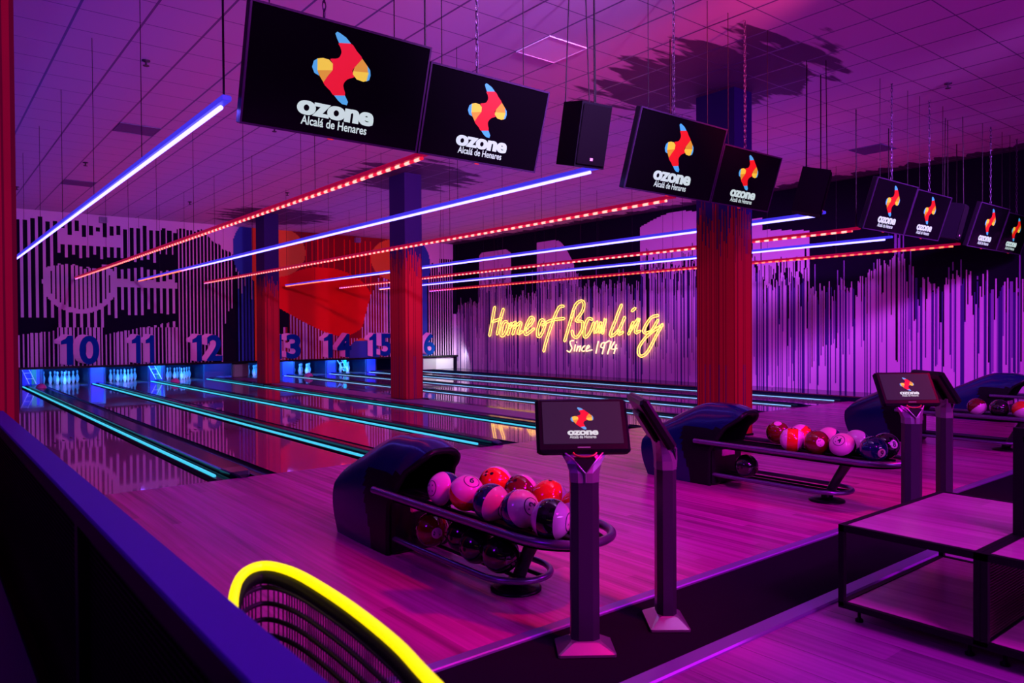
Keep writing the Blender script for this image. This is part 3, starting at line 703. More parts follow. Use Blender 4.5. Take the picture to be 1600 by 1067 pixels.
tile(-5, 12, 1, 1, 'ceiling_vent', 'dark square vent in the ceiling above the leftmost blue strip', VENT, 'vent')
tile(-5, 21, 1, 1, 'ceiling_vent', 'dark square vent in the ceiling near the end wall', VENT, 'vent')
tile(13, 1, 1, 1, 'ceiling_vent', 'dark square vent in the ceiling above the third pair of screens', VENT, 'vent')
for x, lb in ((4.27, 'small pale box speaker high on the wall above the painted face'), (12.25, 'small pale box speaker high on the red painted part of the wall')):
    t = empty('wall_speaker', (x, 23.86, 4.68), lb, 'speaker')
    MB().bbox((-0.1, 0, 0), (0.1, 0.14, 0.17), 0.01).build('cabinet', mat('pale_box', (0.3, 0.25, 0.4), 0.5), t)
    MB().box((-0.08, -0.008, 0.02), (0.08, 0, 0.15)).build('grille', mat('pale_grille', (0.2, 0.16, 0.3), 0.7), t)

# ================================================================== neon sign
NEON = eval('''{'big':{'H':[[(21.52,2.4),(21.55,2.32),(21.59,2.19),(21.64,2.04),(21.7,1.82),(21.78,1.56),(21.84,1.39),(21.79,1.34),(21.72,1.37),(21.66,1.55),(21.58,1.8),(21.52,2.02),(21.47,2.18),(21.43,2.3),(21.4,2.39),(21.45,2.43)],[(21.01,2.33),(21.07,2.21),(21.15,2.06),(21.22,1.89),(21.28,1.72),(21.34,1.55),(21.38,1.43),(21.33,1.39),(21.26,1.42),(21.22,1.54),(21.16,1.71),(21.1,1.87),(21.03,2.03),(20.95,2.19),(20.9,2.3),(20.94,2.35)],[(21.56,1.84),(21.41,1.87),(21.21,1.91),(21.07,1.94),(21.03,1.98),(21.11,2.01),(21.25,1.98),(21.45,1.94),(21.6,1.92),(21.64,1.87)]],'o':[[(20.77,1.9),(20.82,1.9),(20.9,1.9),(20.99,1.85),(21.05,1.77),(21.09,1.66),(21.13,1.57),(21.15,1.49),(21.16,1.42),(21.14,1.36),(21.06,1.32),(20.97,1.33),(20.89,1.36),(20.83,1.42),(20.77,1.5),(20.72,1.57),(20.68,1.65),(20.65,1.72),(20.63,1.78),(20.67,1.82),(20.74,1.79),(20.76,1.74),(20.79,1.67),(20.83,1.59),(20.88,1.52),(20.93,1.46),(20.98,1.41),(21.01,1.4),(21.03,1.4),(21.03,1.39),(21.04,1.42),(21.03,1.48),(21.01,1.55),(20.98,1.65),(20.93,1.75),(20.89,1.81),(20.86,1.83),(20.81,1.83),(20.77,1.83),(20.71,1.87)]],'m':[[(20.56,1.82),(20.62,1.7),(20.7,1.54),(20.76,1.43),(20.72,1.38),(20.64,1.4),(20.59,1.52),(20.51,1.68),(20.45,1.79),(20.49,1.84)],[(20.55,1.62),(20.49,1.67),(20.41,1.72),(20.34,1.76),(20.29,1.79),(20.28,1.8),(20.31,1.81),(20.35,1.71),(20.42,1.55),(20.48,1.43),(20.44,1.39),(20.37,1.41),(20.32,1.53),(20.24,1.69),(20.2,1.8),(20.25,1.87),(20.35,1.85),(20.42,1.82),(20.5,1.77),(20.58,1.72),(20.64,1.67),(20.64,1.62)],[(20.3,1.62),(20.23,1.66),(20.15,1.72),(20.07,1.76),(20.02,1.78),(20.0,1.8),(20.02,1.81),(20.07,1.7),(20.16,1.55),(20.2,1.43),(20.07,1.4),(19.96,1.45),(19.88,1.48),(19.87,1.53),(19.95,1.54),(20.02,1.5),(20.11,1.46),(20.09,1.44),(20.05,1.53),(19.96,1.68),(19.91,1.8),(19.98,1.86),(20.07,1.85),(20.15,1.81),(20.23,1.77),(20.32,1.71),(20.38,1.67),(20.38,1.62)]],'e':[[(19.69,1.55),(19.61,1.6),(19.48,1.68),(19.38,1.75),(19.31,1.82),(19.26,1.88),(19.25,1.95),(19.29,2.0),(19.39,2.03),(19.49,2.01),(19.57,1.94),(19.64,1.86),(19.71,1.76),(19.76,1.67),(19.8,1.57),(19.82,1.49),(19.81,1.43),(19.75,1.38),(19.64,1.38),(19.51,1.44),(19.36,1.52),(19.25,1.58),(19.25,1.63),(19.32,1.63),(19.43,1.57),(19.58,1.49),(19.68,1.45),(19.7,1.44),(19.7,1.45),(19.71,1.49),(19.7,1.56),(19.66,1.65),(19.61,1.74),(19.55,1.82),(19.48,1.91),(19.42,1.95),(19.39,1.96),(19.36,1.95),(19.35,1.94),(19.36,1.91),(19.4,1.85),(19.46,1.79),(19.56,1.73),(19.68,1.65),(19.77,1.6),(19.77,1.55)]],'o2':[[(18.74,1.9),(18.78,1.92),(18.86,1.94),(18.96,1.91),(19.03,1.82),(19.08,1.71),(19.12,1.6),(19.14,1.51),(19.15,1.43),(19.14,1.36),(19.09,1.31),(19.0,1.3),(18.92,1.33),(18.85,1.4),(18.78,1.49),(18.73,1.58),(18.68,1.65),(18.65,1.73),(18.63,1.77),(18.67,1.81),(18.73,1.79),(18.75,1.74),(18.78,1.68),(18.82,1.6),(18.88,1.52),(18.94,1.44),(19.0,1.38),(19.02,1.37),(19.03,1.37),(19.04,1.38),(19.05,1.43),(19.04,1.5),(19.02,1.59),(18.98,1.69),(18.93,1.79),(18.88,1.86),(18.86,1.87),(18.82,1.85),(18.78,1.84),(18.71,1.85)]],'f':[[(17.79,2.35),(17.85,2.36),(17.94,2.36),(18.05,2.32),(18.14,2.21),(18.23,2.08),(18.33,1.92),(18.44,1.72),(18.55,1.5),(18.65,1.3),(18.73,1.13),(18.79,0.97),(18.83,0.86),(18.79,0.82),(18.73,0.85),(18.69,0.96),(18.63,1.11),(18.55,1.28),(18.46,1.48),(18.34,1.7),(18.23,1.89),(18.14,2.05),(18.05,2.18),(17.97,2.27),(17.91,2.3),(17.86,2.29),(17.81,2.29),(17.75,2.32)],[(18.8,1.69),(18.71,1.73),(18.58,1.79),(18.42,1.83),(18.21,1.86),(17.96,1.88),(17.78,1.89),(17.74,1.93),(17.79,1.96),(17.97,1.95),(18.22,1.93),(18.45,1.9),(18.63,1.85),(18.76,1.79),(18.86,1.75),(18.87,1.7)]],'B':[[(17.39,2.14),(17.44,2.02),(17.52,1.85),(17.59,1.68),(17.67,1.5),(17.74,1.33),(17.8,1.21),(17.76,1.17),(17.7,1.2),(17.65,1.31),(17.57,1.49),(17.5,1.66),(17.43,1.83),(17.35,2.0),(17.3,2.12),(17.33,2.16)],[(17.38,1.96),(17.34,2.06),(17.27,2.2),(17.2,2.31),(17.12,2.38),(17.03,2.42),(16.97,2.44),(16.94,2.44),(16.92,2.41),(16.9,2.36),(16.91,2.3),(16.93,2.22),(16.98,2.14),(17.07,2.04),(17.2,1.94),(17.27,1.84),(17.16,1.79),(17.03,1.8),(16.96,1.79),(16.95,1.75),(16.96,1.67),(16.98,1.59),(17.04,1.5),(17.12,1.41),(17.19,1.35),(17.23,1.35),(17.27,1.36),(17.31,1.39),(17.33,1.43),(17.34,1.48),(17.35,1.52),(17.4,1.55),(17.45,1.52),(17.44,1.47),(17.43,1.41),(17.39,1.35),(17.33,1.31),(17.24,1.28),(17.14,1.3),(17.05,1.37),(16.96,1.47),(16.9,1.57),(16.87,1.66),(16.86,1.75),(16.9,1.83),(17.02,1.86),(17.15,1.85),(17.17,1.85),(17.12,1.9),(17.0,2.0),(16.9,2.11),(16.84,2.2),(16.82,2.29),(16.81,2.36),(16.83,2.43),(16.89,2.48),(16.98,2.5),(17.08,2.48),(17.19,2.43),(17.29,2.35),(17.36,2.23),(17.43,2.08),(17.47,1.98),(17.44,1.94)]],'o3':[[(16.48,1.9),(16.53,1.92),(16.61,1.94),(16.7,1.92),(16.77,1.85),(16.82,1.76),(16.86,1.67),(16.89,1.57),(16.91,1.46),(16.91,1.38),(16.88,1.32),(16.82,1.29),(16.74,1.3),(16.66,1.35),(16.59,1.42),(16.52,1.5),(16.47,1.59),(16.42,1.69),(16.39,1.76),(16.42,1.8),(16.47,1.78),(16.5,1.72),(16.55,1.62),(16.6,1.53),(16.66,1.46),(16.73,1.39),(16.79,1.36),(16.8,1.35),(16.8,1.36),(16.82,1.39),(16.82,1.46),(16.8,1.56),(16.77,1.65),(16.73,1.74),(16.68,1.82),(16.64,1.87),(16.61,1.88),(16.57,1.86),(16.52,1.84),(16.46,1.86)]],'w':[[(16.32,1.81),(16.36,1.7),(16.41,1.54),(16.42,1.44),(16.29,1.46),(16.2,1.55),(16.13,1.64),(16.1,1.71),(16.08,1.77),(16.16,1.79),(16.18,1.7),(16.21,1.55),(16.21,1.45),(16.1,1.45),(16.03,1.52),(15.97,1.6),(15.93,1.72),(15.89,1.84),(15.97,1.9),(16.0,1.79),(16.05,1.6),(16.09,1.45),(16.06,1.42),(16.01,1.44),(15.97,1.58),(15.91,1.77),(15.88,1.88),(15.98,1.85),(16.01,1.73),(16.05,1.62),(16.1,1.55),(16.16,1.49),(16.13,1.47),(16.12,1.54),(16.09,1.69),(16.07,1.78),(16.16,1.79),(16.18,1.73),(16.21,1.67),(16.28,1.59),(16.36,1.5),(16.34,1.46),(16.32,1.53),(16.27,1.68),(16.24,1.79),(16.27,1.83)]],'l':[[(15.31,2.29),(15.37,2.18),(15.46,2.02),(15.54,1.85),(15.64,1.68),(15.73,1.51),(15.78,1.39),(15.71,1.32),(15.61,1.35),(15.53,1.38),(15.47,1.43),(15.41,1.48),(15.37,1.51),(15.37,1.55),(15.43,1.55),(15.47,1.51),(15.53,1.47),(15.58,1.43),(15.65,1.4),(15.7,1.38),(15.7,1.38),(15.65,1.49),(15.56,1.66),(15.46,1.83),(15.38,1.99),(15.29,2.16),(15.23,2.27),(15.25,2.31)]],'i':[[(15.18,1.93),(15.26,1.78),(15.38,1.59),(15.44,1.44),(15.36,1.38),(15.26,1.42),(15.2,1.45),(15.19,1.49),(15.24,1.5),(15.3,1.47),(15.37,1.44),(15.36,1.43),(15.3,1.56),(15.19,1.76),(15.1,1.9),(15.13,1.94)],[(14.82,2.07),(14.79,2.09),(14.74,2.12),(14.71,2.14),(14.7,2.18),(14.75,2.19),(14.79,2.17),(14.84,2.14),(14.87,2.12),(14.88,2.08)]],'n':[[(14.85,1.77),(14.9,1.67),(14.97,1.53),(15.02,1.43),(15.0,1.39),(14.95,1.41),(14.89,1.51),(14.83,1.65),(14.78,1.75),(14.8,1.79)],[(14.9,1.49),(14.84,1.55),(14.77,1.64),(14.7,1.71),(14.63,1.78),(14.58,1.84),(14.62,1.86),(14.66,1.76),(14.73,1.6),(14.77,1.47),(14.68,1.42),(14.59,1.46),(14.53,1.48),(14.51,1.52),(14.56,1.53),(14.62,1.51),(14.69,1.48),(14.69,1.47),(14.66,1.58),(14.59,1.74),(14.54,1.86),(14.64,1.88),(14.7,1.82),(14.76,1.75),(14.83,1.67),(14.91,1.59),(14.96,1.53),(14.95,1.48)]],'g':[[(13.88,1.97),(13.95,1.96),(14.05,1.95),(14.16,1.9),(14.26,1.8),(14.36,1.68),(14.43,1.57),(14.45,1.5),(14.42,1.44),(14.36,1.42),(14.28,1.42),(14.17,1.45),(14.08,1.5),(13.99,1.6),(13.9,1.72),(13.85,1.8),(13.86,1.84),(13.91,1.82),(13.97,1.74),(14.05,1.63),(14.13,1.54),(14.21,1.5),(14.29,1.48),(14.35,1.47),(14.36,1.48),(14.37,1.5),(14.35,1.55),(14.29,1.65),(14.2,1.77),(14.11,1.86),(14.03,1.89),(13.94,1.9),(13.87,1.91),(13.84,1.94)],[(13.75,1.7),(13.81,1.62),(13.89,1.5),(13.98,1.37),(14.08,1.22),(14.19,1.06),(14.28,0.94),(14.37,0.86),(14.44,0.82),(14.49,0.81),(14.53,0.81),(14.55,0.83),(14.57,0.87),(14.58,0.92),(14.56,0.99),(14.52,1.07),(14.44,1.17),(14.32,1.29),(14.18,1.39),(14.02,1.49),(13.83,1.58),(13.7,1.64),(13.69,1.68),(13.74,1.69),(13.87,1.63),(14.06,1.54),(14.23,1.44),(14.38,1.32),(14.5,1.2),(14.59,1.09),(14.64,1.0),(14.65,0.92),(14.65,0.86),(14.62,0.8),(14.56,0.76),(14.49,0.75),(14.4,0.77),(14.31,0.82),(14.22,0.9),(14.12,1.03),(14.01,1.2),(13.92,1.35),(13.83,1.47),(13.74,1.59),(13.69,1.67),(13.7,1.71)]]},'small':{'S':[[(17.34,1.21),(17.42,1.21),(17.49,1.19),(17.5,1.15),(17.48,1.09),(17.44,1.03),(17.41,0.97),(17.46,0.9),(17.52,0.84),(17.59,0.86),(17.65,0.89)]],'i':[[(17.25,1.09),(17.28,0.98),(17.31,0.87)],[(17.19,1.18),(17.19,1.17),(17.2,1.16)]],'n':[[(17.14,1.05),(17.17,0.96),(17.21,0.87)],[(17.17,0.97),(17.09,1.02),(17.02,1.05),(17.04,0.97),(17.08,0.87)]],'c':[[(16.82,1.06),(16.88,1.03),(16.93,0.99),(16.96,0.94),(16.96,0.89),(16.9,0.88),(16.83,0.9)]],'e':[[(16.76,0.94),(16.69,0.98),(16.62,1.02),(16.63,1.05),(16.66,1.07),(16.7,1.05),(16.74,1.01),(16.77,0.94),(16.76,0.88),(16.64,0.9),(16.51,0.93)]],'1':[[(16.23,1.2),(16.29,1.01),(16.34,0.82)]],'9':[[(15.94,1.15),(16.01,1.16),(16.08,1.14),(16.12,1.08),(16.13,1.02),(16.07,1.0),(16.0,1.02),(15.95,1.11),(15.93,1.16),(16.0,1.0),(16.07,0.81)]],'7':[[(15.9,1.16),(15.79,1.21),(15.69,1.2),(15.76,1.01),(15.85,0.81)]],'4':[[(15.55,1.19),(15.64,1.08),(15.71,0.97),(15.59,0.96),(15.46,0.99)],[(15.48,1.11),(15.53,0.97),(15.58,0.83)]]}}''')
t = empty('neon_sign', (16.44, 17.5, 1.5), 'yellow handwritten neon sign reading Home of Bowling Since 1974 on the purple striped wall', 'neon sign')
for k, loops in NEON['big'].items():
    mb = MB()
    for lp in loops: mb.tube([(-0.02, y-17.5, z-1.5) for y, z in lp], 0.0150, 5, closed=True)
    mb.build('letter', NEON_Y, t)
for k, loops in NEON['small'].items():
    mb = MB()
    for lp in loops: mb.tube([(-0.02, y-17.5, z-1.5) for y, z in lp], 0.021, 5)
    mb.build('small_letter', NEON_S, t)
mb = MB()
for k, loops in NEON['big'].items():
    for lp in loops: y, z = lp[len(lp)//3]; mb.box((-0.02, y-17.508, z-1.508), (0.06, y-17.492, z-1.492))
mb.build('bracket', BLACK, t)
l = bpy.data.lights.new('sign_glow', 'AREA'); l.shape = 'RECTANGLE'; l.size = 7.6; l.size_y = 0.8; l.color = (1.0, 0.22, 0.04); l.energy = 10
lo = bpy.data.objects.new('sign_glow', l); C.objects.link(lo); lo.location = (16.36, 17.7, 1.65); lo.matrix_world = Matrix(((0, 0, -1, 16.36), (-1, 0, 0, 17.7), (0, 1, 0, 1.65), (0, 0, 0, 1)))

# ================================================================== ball returns
def ball_return(x, label):
    t = empty('ball_return', (x, 0, 0), label, 'ball return', 'ball returns on the approach')
    # hood: one shell, its mouth leaning out over the rack
    NA = 41; NS = 30; secs = []
    def prof(s):     # s 0 (back) .. 1 (front): top height, half width
        return (0.54 + 0.245*math.sin(min(1, s*1.9)*PI/2)) - 0.05*max(0, (s-0.75)/0.25)**2
    for i in range(NS+1):
        s = i/NS; top = prof(s); hw = 0.245 + 0.02*math.sin(min(1, s*1.6)*PI/2); ring = []
        for j in range(NA):
            a = PI*j/(NA-1); u = -math.cos(a); v = math.sin(a)
            sx = math.copysign(abs(u)**0.62, u); zz = abs(v)**0.66
            z = top*zz
            yb = 5.22 + 0.10*math.sin(PI*min(1, z/0.6)) - 0.22*max(0, z-0.35)/0.4
            # front edge: low part stands back, a throat notch, the lip leans out
            if z < 0.34: yf = 4.45
            elif z < 0.58: yf = 4.45 - 0.14*(z-0.34)/0.24
            else: yf = 4.31 - 0.16*math.sin(min(1, (z-0.58)/0.16)*PI/2)
            ring.append((sx*hw*(1.0 - 0.06*max(0, (z-0.40))/0.38), yb + (yf-yb)*s, z))
        secs.append(ring)
    mb = MB(); n = NA; vs = [p for q in secs for p in q]; fs = []
    for i in range(NS):
        for k in range(n-1): fs.append((i*n+k, i*n+k+1, (i+1)*n+k+1, (i+1)*n+k))
    b0 = len(mb.v); mb.v += [tuple(p) for p in vs]
    for f in fs:
        c_ = sum((Vector(vs[i]) for i in f), Vector())/4
        edge = 4.62 + 0.16*math.sin(min(1, c_.z/0.58)*PI*0.55)
        mb.f.append([b0+i for i in f]); mb.mi.append(1 if (c_.y < edge and c_.z < 0.56 and abs(c_.x) > 0.2) else 0); mb.sm.append(True)
    mb.add(secs[0], [tuple(range(n))], 0)
    # inner skin and lip
    inner = [[(p[0]*0.86, p[1]+0.02 + 0.02*(1-k_/3), p[2]*0.93) for p in secs[NS - k_*6]] for k_ in range(4)]
    rim = [secs[NS], [(p[0]*0.97, p[1]-0.022, p[2]*0.985) for p in secs[NS]], [(p[0]*0.91, p[1]-0.024, p[2]*0.955) for p in secs[NS]], inner[0]] + inner[1:]
    vs = [p for q in rim for p in q]; fs = []
    for i in range(len(rim)-1):
        for k in range(n-1): fs.append((i*n+k, (i+1)*n+k, (i+1)*n+k+1, i*n+k+1))
    mb.add(vs, fs, 1, True); mb.add(rim[-1], [tuple(range(n))], 1)
    mb.build('hood', [NAVY, BLKPL], t)
    MB().bbox((-0.235, 4.40, 0.0), (0.235, 4.75, 0.36), 0.02).build('lower_body', BLKPL, t)
    MB().bbox((-0.10, 4.385, 0.27), (0.10, 4.41, 0.34), 0.01).build('reset_button', mat('button_pink', (0.5, 0.2, 0.4), 0.3), t)
    # rack
    def loop(hw, ys, ye, z, n=16): return [(-hw, ys, z)] + [(-hw, ys+(ye+hw*1.2-ys)*i/6, z) for i in range(1, 6)] + [(hw*math.cos(PI+PI*i/n), ye+hw*1.2 + hw*1.2*math.sin(PI+PI*i/n), z) for i in range(n+1)] + [(hw, ye+hw*1.2+(ys-ye-hw*1.2)*i/6, z) for i in range(1, 7)]
    MB().tube(loop(0.272, 4.60, 2.70, 0.42), 0.024, 10).build('rail', RAILD, t)
    tr = MB()
    for xx in (-0.15, -0.045, 0.045, 0.15): tr.tube([(xx, 4.42, 0.405), (xx, 2.86, 0.405)], 0.011, 6)
    tr.build('support_rod', BLACK, t)
    P = loop(0.25, 4.4, 2.74, 0.392)
    tr = MB(); tr.add([(0, 3.6, 0.385)] + [(p[0], p[1], 0.385) for p in P], [(0, i+1, i+2) for i in range(len(P)-1)] , 0)
    tr.add([(0, 3.6, 0.375)] + [(p[0], p[1], 0.375) for p in P], [(0, i+2, i+1) for i in range(len(P)-1)] , 0); tr.build('tray', BLKPL, t)
    MB().tube(loop(0.215, 4.42, 3.17, 0.11), 0.019, 10).build('lower_rail', RAILD, t)
    lr = MB()
    for xx in (-0.06, 0.06): lr.tube([(xx, 4.42, 0.105), (xx, 3.2, 0.105)], 0.012, 6)
    lr.build('lower_rod', BLACK, t)
    MB().tube([(0.0, 3.18, 0.385), (0.0, 3.29, 0.20), (0.0, 3.37, 0.05)], [0.045, 0.038, 0.04], 12).build('leg', mat('leg_dark', (0.05, 0.04, 0.07), 0.35, metal=0.6), t)
    MB().lathe([(0.15, 0.0), (0.15, 0.012), (0.13, 0.02), (0.05, 0.03), (0.045, 0.07)], 28, c=(0.0, 3.38, 0)).build('foot_plate', BLKPL, t)
    return t
rets = [(2.73, 'navy ball return nearest the camera, left of the front console'), (6.25, 'navy ball return with rack standing before the thick red pillar'),
        (10.55, 'navy ball return behind the right pair of consoles'), (13.9, 'navy ball return farthest right against the striped wall')]
for x, lb in rets: ball_return(x, lb)

# ================================================================== balls
BR = 0.108
def ball_mat(name, c1, c2, kind):
    if name in MATS: return MATS[name]
    mt, nt, b = _bsdf(name); tc = nt.nodes.new('ShaderNodeTexCoord'); sp = nt.nodes.new('ShaderNodeSeparateXYZ'); nt.links.new(tc.outputs['Object'], sp.inputs[0])
    if kind == 'band': f = math_node(nt, 'LESS_THAN', math_node(nt, 'ABSOLUTE', sp.outputs[0]), BR*0.42)
    elif kind == 'half': f = math_node(nt, 'LESS_THAN', sp.outputs[0], BR*0.22)
    else: f = None
    mx = nt.nodes.new('ShaderNodeMix'); mx.data_type = 'RGBA'; mx.inputs[6].default_value = (*c1, 1); mx.inputs[7].default_value = (*c2, 1)
    if f is None: mx.inputs[0].default_value = 1.0
    else: nt.links.new(f, mx.inputs[0])
    nt.links.new(mx.outputs[2], b.inputs['Base Color']); b.inputs['Roughness'].default_value = 0.08; b.inputs['Coat Weight'].default_value = 0.8; b.inputs['Coat Roughness'].default_value = 0.02
    MATS[name] = mt; return mt
WH = (0.85, 0.68, 0.76)
COL = {'navy': (0.006, 0.015, 0.11), 'orange': (0.85, 0.06, 0.01), 'maroon': (0.15, 0.006, 0.006), 'black': (0.006, 0.006, 0.009)}
INK = mat('ball_ink', (0.015, 0.005, 0.05), 0.3); BDG = mat('ball_badge', (0.8, 0.62, 0.72), 0.25)
_sph = None
def sph_map(a, b, r_): 
    """plane coordinates wrapped onto the pole at +X"""
    v = Vector((1.0, a/BR, b/BR)).normalized()*r_; return v
def ball(p, num, col, kind, face, label, group, spin=0.0):
    """face: direction the number looks to"""
    t = empty('bowling_ball', p, label, 'bowling ball', group)
    f = Vector(face).normalized(); q = f.to_track_quat('X', 'Z') @ Matrix.Rotation(R(spin), 4, 'X').to_quaternion()
    t.rotation_mode = 'QUATERNION'; t.rotation_quaternion = q
    global _sph
    if _sph is None:
        mb = MB(); pr = [(BR*math.sin(PI*i/24), -BR*math.cos(PI*i/24)) for i in range(1, 24)]; mb.lathe(pr, 36); mb.sm[-1] = mb.sm[-2] = True; _sph = mb
    _sph.build('shell', ball_mat('ball_%s_%s' % (col, kind), WH, COL[col], kind), t)
    if num:
        rr = 0.055 if kind != 'solid' else 0.037
        nb = MB()
        if kind == 'solid':
            for k in range(4):
                r0, r1 = rr*k/4, rr*(k+1)/4; n = 24
                vs = [sph_map(r0*math.cos(2*PI*i/n), r0*math.sin(2*PI*i/n), BR+0.0006) for i in range(n)] + [sph_map(r1*math.cos(2*PI*i/n), r1*math.sin(2*PI*i/n), BR+0.0006) for i in range(n)]
                nb.add(vs, [(i, (i+1) % n, n+(i+1) % n, n+i) for i in range(n)], 0, True)
            nb.build('number_badge', BDG, t)
        else:
            n = 32; r0, r1 = rr-0.0065, rr
            vs = [sph_map(r0*math.cos(2*PI*i/n), r0*math.sin(2*PI*i/n), BR+0.0006) for i in range(n)] + [sph_map(r1*math.cos(2*PI*i/n), r1*math.sin(2*PI*i/n), BR+0.0006) for i in range(n)]
            nb.add(vs, [(i, (i+1) % n, n+(i+1) % n, n+i) for i in range(n)], 0); nb.build('number_ring', INK, t)
        tx = MB(); w_ = 0.028 if len(num) == 1 else 0.048
        put_text(tx, num, (-w_/2, -0.024, w_, 0.048), 0.03, 0, lambda a, b: sph_map(a, b, BR+0.0014)); tx.build('number', INK, t)
    fh = MB()
    for a, b, r_ in ((-0.02, 0.025, 0.012), (0.014, 0.03, 0.012), (0.0, -0.022, 0.014)):
        vs = []
        for i in range(12):
            v = Vector((-(0.25) if kind == 'half' else (-0.02), a/BR + r_/BR*math.cos(2*PI*i/12), 1.0)).normalized() if False else None
            aa, bb = a + r_*math.cos(2*PI*i/12), b + r_*math.sin(2*PI*i/12)
            vs.append(Vector((aa/BR*0.9 - (0.35 if kind == 'half' else 0.0), bb/BR*0.9, 1.0)).normalized()*(BR+0.0008))
        fh.add(vs, [tuple(range(12))], 0)
    fh.build('finger_hole', mat('hole_black', (0.002, 0.002, 0.003), 0.9), t)
    return t
G1 = 'bowling balls on the nearest return'; G2 = 'bowling balls on the second return'; G3 = 'bowling balls on the third return'
cam_dir = Vector((-2.6, -3.4, 0.9))
Z1 = 0.418 + BR - 0.002
ball((2.575, 3.89, Z1), '11', 'navy', 'half', (-0.93, 0.0, 0.16), 'white and navy ball with its number at the edge, nearest the first hood', G1, 100)
ball((2.580, 3.66, Z1+0.012), '6', 'orange', 'half', (-0.05, -0.62, 0.85), 'white and orange ball with a circled 6 on top, second in the near rack', G1, -35)
ball((2.575, 3.41, Z1), '10', 'navy', 'half', (0.18, -0.86, -0.2), 'white and navy ball with a half hidden circled number, left of ball 12', G1, 60)
ball((2.575, 3.15, Z1+0.008), '12', 'navy', 'half', (0.02, -0.92, 0.30), 'white and navy ball with a circled 12 turned sideways', G1, 70)
ball((2.580, 2.90, Z1), '14', 'black', 'band', (0.45, -0.87, -0.05), 'white ball with broad black band and circled number, last in the near rack', G1, 60)
ball((2.860, 3.74, Z1+0.02), None, 'orange', 'half', (0.8, 0.3, 0.4), 'orange and white ball in the back row behind ball 6', G1)
ball((2.860, 3.49, Z1+0.005), None, 'maroon', 'half', (0.9, 0.1, 0.3), 'maroon and white ball with finger holes, behind ball 12', G1)
ball((2.865, 3.24, Z1+0.01), None, 'orange', 'half', (0.8, -0.2, -0.3), 'orange and white ball with a finger hole behind the black banded ball', G1)
ball((2.865, 2.98, Z1), None, 'orange', 'band', (0.6, 0.3, 0.5), 'orange ball partly hidden behind the front console post', G1)
Z2 = 0.126 + BR
ball((2.60, 4.08, Z2-0.006), '7', 'maroon', 'solid', (-0.25, -0.95, 0.0), 'maroon ball with white 7 badge on the lower rack of the near return', G1, 80)
ball((2.68, 3.84, Z2-0.006), None, 'black', 'solid', (0, 0, 1), 'black ball at the back of the lower rack of the near return', G1)
ball((2.61, 3.60, Z2-0.006), None, 'black', 'solid', (0, 0, 1), 'middle black ball on the lower rack of the near return', G1)
ball((2.61, 3.37, Z2-0.006), '8', 'black', 'solid', (0.9, -0.5, 0.3), 'frontmost black ball on the lower rack with a badge at its side', G1, 50)
ball((6.10, 3.62, Z1), None, 'orange', 'band', (-0.5, 0.86, 0.05), 'white ball with upright orange band on the second rack', G2)
ball((6.10, 3.39, Z1), '7', 'maroon', 'solid', (-0.7, -0.7, 0.15), 'maroon ball with white 7 badge in the middle of the second rack', G2, 20)
ball((6.10, 3.16, Z1), '14', 'black', 'half', (-0.75, -0.09, 0.50), 'white ball with a circled number on the second rack', G2, -10)
ball((6.10, 2.90, Z1), '9', 'navy', 'solid', (-0.45, -0.80, -0.12), 'dark navy ball with pink badge, last in the front row of the second rack', G2, 0)
ball((6.37, 3.93, Z1+0.01), '1', 'maroon', 'solid', (-0.38, -0.22, 0.85), 'maroon ball with white badge on top, first on the second rack', G2, 40)
ball((6.38, 3.70, Z1), None, 'orange', 'band', (-0.3, 0.6, 0.7), 'orange and white ball behind the banded ball on the second rack', G2)
ball((6.38, 3.43, Z1), None, 'navy', 'half', (-0.6, 0.5, 0.7), 'white and navy ball in the back row of the second rack behind ball 7', G2)
ball((6.38, 3.18, Z1), None, 'navy', 'half', (-0.7, 0.3, 0.6), 'white and navy ball in the back row of the second rack behind ball 14', G2)
ball((6.38, 2.93, Z1), '8', 'black', 'solid', (-0.44, -0.83, 0.25), 'shiny black ball at the end of the back row of the second rack', G2)
ball((6.10, 4.09, Z2-0.006), None, 'black', 'solid', (0, 0, 1), 'single black ball on the lower rack of the second return', G2)
ball((10.42, 3.66, Z1), '5', 'maroon', 'half', (-0.1, -0.6, -0.7), 'red and white ball on the third rack, leftmost of three', G3)
ball((10.42, 3.41, Z1), None, 'black', 'solid', (0, 0, 1), 'black ball in the middle of the three on the third rack', G3)
ball((10.42, 3.17, Z1), None, 'orange', 'half', (-0.3, -0.5, -0.8), 'orange and white ball cut off by the right edge on the third rack', G3)

